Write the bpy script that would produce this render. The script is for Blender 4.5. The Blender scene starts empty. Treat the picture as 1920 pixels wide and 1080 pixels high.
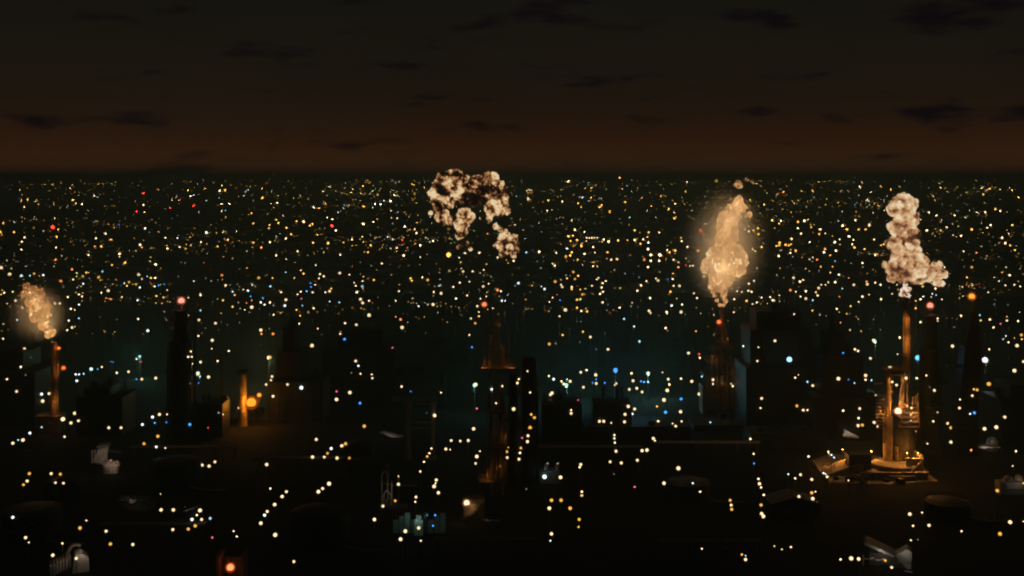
import bpy, bmesh, math, random
import numpy as np
from mathutils import Vector, Matrix, noise

random.seed(7)
SC = bpy.context.scene
COL = SC.collection
F = 2133.0            # focal length in photograph pixels (1920 wide)
H = 100.0             # height of the viewpoint above the plain
HOR = 330.0           # photograph row of the horizon
R = math.radians

# ------------------------------------------------------------------ camera
cam_d = bpy.data.cameras.new('camera')
cam_d.sensor_width = 36.0
cam_d.lens = F / 1920 * 36.0
cam_d.shift_y = -(540 - HOR) / 1920
cam_d.clip_start = 1.0
cam_d.clip_end = 60000
cam = bpy.data.objects.new('camera', cam_d)
cam.location = (0, 0, H)
cam.rotation_euler = (R(90), 0, 0)
COL.objects.link(cam)
SC.camera = cam

# ------------------------------------------------------------------ render
SC.view_settings.view_transform = 'Standard'
SC.view_settings.look = 'None'
SC.view_settings.gamma = 1
SC.view_settings.exposure = 0
cy = SC.cycles
cy.use_denoising = True
try:
    cy.denoiser = 'OPENIMAGEDENOISE'
    cy.denoising_input_passes = 'RGB_ALBEDO_NORMAL'
except Exception:
    pass
cy.use_light_tree = True
cy.max_bounces = 4
cy.diffuse_bounces = 2
cy.glossy_bounces = 2
cy.transmission_bounces = 2
cy.volume_bounces = 0
cy.transparent_max_bounces = 24
cy.sample_clamp_direct = 0
cy.sample_clamp_indirect = 4
cy.pixel_filter_type = 'GAUSSIAN'
cy.filter_width = 2.4
cy.volume_max_steps = 512

# ------------------------------------------------------------------ world: night sky, brown dusk band, dark clouds
W = bpy.data.worlds.new('World')
SC.world = W
W.use_nodes = True
wn, wl = W.node_tree.nodes, W.node_tree.links
wn.clear()
def N(nodes, t, **kw):
    n = nodes.new(t)
    for k, v in kw.items():
        setattr(n, k, v)
    return n
def srgb(r, g, b):
    return tuple((v / 255 / 12.92) if v / 255 <= .04045 else ((v / 255 + .055) / 1.055) ** 2.4 for v in (r, g, b)) + (1,)
out = N(wn, 'ShaderNodeOutputWorld')
bgn = N(wn, 'ShaderNodeBackground')
bgn.inputs['Strength'].default_value = 1.0
tc = N(wn, 'ShaderNodeTexCoord')
sep = N(wn, 'ShaderNodeSeparateXYZ')
wl.new(tc.outputs['Generated'], sep.inputs[0])
el = N(wn, 'ShaderNodeMath', operation='ARCSINE'); wl.new(sep.outputs['Z'], el.inputs[0])
az = N(wn, 'ShaderNodeMath', operation='ARCTAN2'); wl.new(sep.outputs['X'], az.inputs[0]); wl.new(sep.outputs['Y'], az.inputs[1])
# slow drift of the band's height and brightness with azimuth
cv = N(wn, 'ShaderNodeCombineXYZ')
wl.new(az.outputs[0], cv.inputs[0]); wl.new(el.outputs[0], cv.inputs[1])
big = N(wn, 'ShaderNodeTexNoise'); big.inputs['Scale'].default_value = 1.0; big.inputs['Detail'].default_value = 3
mp0 = N(wn, 'ShaderNodeMapping'); mp0.inputs['Scale'].default_value = (3.2, 9, 1)
wl.new(cv.outputs[0], mp0.inputs[0]); wl.new(mp0.outputs[0], big.inputs['Vector'])
off = N(wn, 'ShaderNodeMath', operation='MULTIPLY_ADD'); off.inputs[1].default_value = .03; off.inputs[2].default_value = -.015
wl.new(big.outputs['Fac'], off.inputs[0])
elo = N(wn, 'ShaderNodeMath', operation='ADD'); wl.new(el.outputs[0], elo.inputs[0]); wl.new(off.outputs[0], elo.inputs[1])
mr = N(wn, 'ShaderNodeMapRange'); mr.inputs['From Min'].default_value = -.03; mr.inputs['From Max'].default_value = .22
wl.new(elo.outputs[0], mr.inputs['Value'])
ramp = N(wn, 'ShaderNodeValToRGB')
wl.new(mr.outputs[0], ramp.inputs['Fac'])
cr = ramp.color_ramp
cr.interpolation = 'B_SPLINE'
stops = [(0.0, (44, 27, 14)), (.13, (50, 30, 15)), (.19, (52, 30, 15)), (.25, (44, 26, 14)), (.33, (34, 23, 14)), (.45, (27, 22, 15)),
         (.62, (25, 22, 16)), (.8, (21, 20, 15)), (1.0, (16, 15, 12))]
cr.elements[0].position = 0; cr.elements[0].color = srgb(*stops[0][1])
cr.elements[1].position = 1; cr.elements[1].color = srgb(*stops[-1][1])
for p, c in stops[1:-1]:
    e = cr.elements.new(p); e.color = srgb(*c)
# clouds: long ragged patches
mp1 = N(wn, 'ShaderNodeMapping'); mp1.inputs['Scale'].default_value = (9.5, 36, 1); mp1.inputs['Location'].default_value = (3.1, 7.7, 0)
wl.new(cv.outputs[0], mp1.inputs[0])
cn = N(wn, 'ShaderNodeTexNoise'); cn.inputs['Scale'].default_value = 1.0; cn.inputs['Detail'].default_value = 3.5; cn.inputs['Roughness'].default_value = .5
wl.new(mp1.outputs[0], cn.inputs['Vector'])
cm = N(wn, 'ShaderNodeMapRange', interpolation_type='SMOOTHSTEP'); cm.inputs['From Min'].default_value = .54; cm.inputs['From Max'].default_value = .70
cm.inputs['To Max'].default_value = .9
wl.new(cn.outputs['Fac'], cm.inputs['Value'])
cmix = N(wn, 'ShaderNodeMixRGB'); cmix.inputs['Color2'].default_value = srgb(13, 9, 12)
wl.new(cm.outputs[0], cmix.inputs['Fac']); wl.new(ramp.outputs['Color'], cmix.inputs['Color1'])
# faint mottling
mm = N(wn, 'ShaderNodeMixRGB', blend_type='MULTIPLY'); mm.inputs['Fac'].default_value = .35
mg = N(wn, 'ShaderNodeMapRange'); mg.inputs['From Min'].default_value = .3; mg.inputs['From Max'].default_value = .7; mg.inputs['To Min'].default_value = .6; mg.inputs['To Max'].default_value = 1.25
wl.new(big.outputs['Fac'], mg.inputs['Value']); wl.new(cmix.outputs[0], mm.inputs['Color1']); wl.new(mg.outputs[0], mm.inputs['Color2'])
wl.new(mm.outputs[0], bgn.inputs['Color'])
wl.new(bgn.outputs[0], out.inputs['Surface'])

# ------------------------------------------------------------------ helpers
def at(px, py, d):
    """photograph pixel at depth d -> world point"""
    return Vector(((px - 960) * d / F, d, H - (py - HOR) * d / F))
def gd(py, h=0.0):
    """depth of the plane z = h seen on photograph row py"""
    return (H - h) * F / (py - HOR)

MATS = {}
def mat(name, color, rough=.7, metal=0.0, var=.35, scale=.35, bump=.0):
    if name in MATS:
        return MATS[name]
    m = bpy.data.materials.new(name); m.use_nodes = True
    n, l = m.node_tree.nodes, m.node_tree.links
    b = n['Principled BSDF']
    b.inputs['Roughness'].default_value = rough
    b.inputs['Metallic'].default_value = metal
    b.inputs['Specular IOR Level'].default_value = .25
    tcn = n.new('ShaderNodeTexCoord')
    nz = n.new('ShaderNodeTexNoise'); nz.inputs['Scale'].default_value = scale; nz.inputs['Detail'].default_value = 8; nz.inputs['Roughness'].default_value = .65
    l.new(tcn.outputs['Object'], nz.inputs['Vector'])
    mx = n.new('ShaderNodeMixRGB')
    c = color
    mx.inputs['Color1'].default_value = tuple(v * (1 - var) for v in c) + (1,)
    mx.inputs['Color2'].default_value = tuple(min(1, v * (1 + var)) for v in c) + (1,)
    mrn = n.new('ShaderNodeMapRange'); mrn.inputs['From Min'].default_value = .35; mrn.inputs['From Max'].default_value = .65
    l.new(nz.outputs['Fac'], mrn.inputs['Value']); l.new(mrn.outputs[0], mx.inputs['Fac'])
    l.new(mx.outputs[0], b.inputs['Base Color'])
    if bump:
        bp = n.new('ShaderNodeBump'); bp.inputs['Strength'].default_value = bump; bp.inputs['Distance'].default_value = .2
        l.new(nz.outputs['Fac'], bp.inputs['Height']); l.new(bp.outputs[0], b.inputs['Normal'])
    MATS[name] = m
    return m

STEEL = mat('dark_steel', (.09, .075, .06), .55, .3, .45, .6)
RUST = mat('rusted_steel', (.22, .15, .09), .75, .1, .5, .5)
BLACK = mat('tarred_steel', (.016, .0155, .015), .6, .2, .4, .5)
CONC = mat('concrete', (.28, .26, .23), .9, 0, .35, .25)
DCONC = mat('sooty_concrete', (.10, .095, .088), .9, 0, .4, .2)
PALE = mat('pale_paint', (.62, .56, .5), .6, 0, .25, .5)
ROOF = mat('grey_roof_sheet', (.24, .24, .24), .6, .1, .3, .4)
PIPE = mat('pipe_lagging', (.3, .28, .25), .5, .3, .35, .7)

def emis(name, color, strength):
    if name in MATS:
        return MATS[name]
    m = bpy.data.materials.new(name); m.use_nodes = True
    n, l = m.node_tree.nodes, m.node_tree.links
    n.clear()
    o = n.new('ShaderNodeOutputMaterial'); e = n.new('ShaderNodeEmission')
    e.inputs['Color'].default_value = tuple(color) + (1,); e.inputs['Strength'].default_value = strength
    l.new(e.outputs[0], o.inputs['Surface'])
    MATS[name] = m
    return m

class MB:
    """collects shapes, builds ONE mesh object"""
    def __init__(s):
        s.v = []; s.f = []; s.mi = []; s.cur = 0
    def add(s, vs, fs):
        o = len(s.v); s.v += [tuple(p) for p in vs]; s.f += [tuple(i + o for i in f) for f in fs]; s.mi += [s.cur] * len(fs)
        return s
    def box(s, c, sz, rz=0.0, taper=1.0):
        x, y, z = sz[0] / 2, sz[1] / 2, sz[2] / 2
        cs, sn = math.cos(rz), math.sin(rz)
        vs = []
        for dz in (-1, 1):
            t = taper if dz > 0 else 1
            for dx, dy in ((-1, -1), (1, -1), (1, 1), (-1, 1)):
                a, b = dx * x * t, dy * y * t
                vs.append((c[0] + a * cs - b * sn, c[1] + a * sn + b * cs, c[2] + dz * z))
        return s.add(vs, [(3, 2, 1, 0), (4, 5, 6, 7), (0, 1, 5, 4), (1, 2, 6, 5), (2, 3, 7, 6), (3, 0, 4, 7)])
    def cyl(s, p0, p1, r0, r1=None, n=10):
        r1 = r0 if r1 is None else r1
        p0, p1 = Vector(p0), Vector(p1)
        ax = (p1 - p0).normalized()
        u = ax.cross(Vector((0, 0, 1)))
        if u.length < 1e-4: u = Vector((1, 0, 0))
        u.normalize(); w = ax.cross(u)
        vs = []
        for p, r in ((p0, r0), (p1, r1)):
            for i in range(n):
                a = 2 * math.pi * i / n
                vs.append(p + (u * math.cos(a) + w * math.sin(a)) * r)
        fs = [(i, (i + 1) % n, n + (i + 1) % n, n + i) for i in range(n)]
        fs += [tuple(range(n - 1, -1, -1)), tuple(range(n, 2 * n))]
        return s.add(vs, fs)
    def lathe(s, prof, n=20, c=(0, 0, 0)):
        vs = []; fs = []
        for r, z in prof:
            for i in range(n):
                a = 2 * math.pi * i / n
                vs.append((c[0] + r * math.cos(a), c[1] + r * math.sin(a), c[2] + z))
        for k in range(len(prof) - 1):
            for i in range(n):
                j = (i + 1) % n
                fs.append((k * n + i, k * n + j, (k + 1) * n + j, (k + 1) * n + i))
        fs.append(tuple(range(n - 1, -1, -1))); fs.append(tuple(range((len(prof) - 1) * n, len(prof) * n)))
        return s.add(vs, fs)
    def path(s, pts, r, n=8):
        for a, b in zip(pts[:-1], pts[1:]): s.cyl(a, b, r, r, n)
        return s
    def ring(s, c, r, rt, n=16):
        p = [(c[0] + r * math.cos(2 * math.pi * i / n), c[1] + r * math.sin(2 * math.pi * i / n), c[2]) for i in range(n + 1)]
        return s.path(p, rt, 5)
    def prism(s, poly, y0, y1):
        """outline in x,z pushed from y0 to y1"""
        n = len(poly)
        vs = [(x, y0, z) for x, z in poly] + [(x, y1, z) for x, z in poly]
        fs = [tuple(range(n)), tuple(range(2 * n - 1, n - 1, -1))] + [(i, n + i, n + (i + 1) % n, (i + 1) % n) for i in range(n)]
        return s.add(vs, fs)
    def mesh(s, name, mats):
        me = bpy.data.meshes.new(name); me.from_pydata(s.v, [], s.f)
        bm = bmesh.new(); bm.from_mesh(me); bmesh.ops.recalc_face_normals(bm, faces=bm.faces); bm.to_mesh(me); bm.free()
        for m in (mats if isinstance(mats, (list, tuple)) else [mats]): me.materials.append(m)
        if len(me.materials) > 1: me.polygons.foreach_set('material_index', s.mi)
        return me
    def build(s, name, m, parent=None, loc=None):
        o = bpy.data.objects.new(name, s.mesh(name, m)); COL.objects.link(o)
        if parent is not None: o.parent = parent
        if loc is not None: o.location = loc
        return o

def tag(o, label=None, cat=None, group=None, kind=None):
    if label: o['label'] = label
    if cat: o['category'] = cat
    if group: o['group'] = group
    if kind: o['kind'] = kind
    return o
def thing(name, label, cat, loc, rz=0, group=None):
    o = bpy.data.objects.new(name, None); COL.objects.link(o)
    o.location = loc; o.rotation_euler = (0, 0, rz); o.empty_display_size = .5
    return tag(o, label, cat, group)
def light(name, loc, color, power, size=.3, parent=None):
    l = bpy.data.lights.new(name, 'POINT'); l.energy = power; l.color = color; l.shadow_soft_size = size
    o = bpy.data.objects.new(name, l); COL.objects.link(o); o.location = loc
    if parent is not None: o.parent = parent
    return o

# ------------------------------------------------------------------ ground and haze
g = MB().add([(-16000, -2000, 0), (16000, -2000, 0), (16000, 26000, 0), (-16000, 26000, 0)], [(0, 1, 2, 3)])
ground = g.build('ground', mat('oily_ground', (.02, .019, .017), .95, 0, .5, .04, .4))
MATS['oily_ground'].node_tree.nodes['Principled BSDF'].inputs['Specular IOR Level'].default_value = .05
tag(ground, kind='structure')

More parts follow.
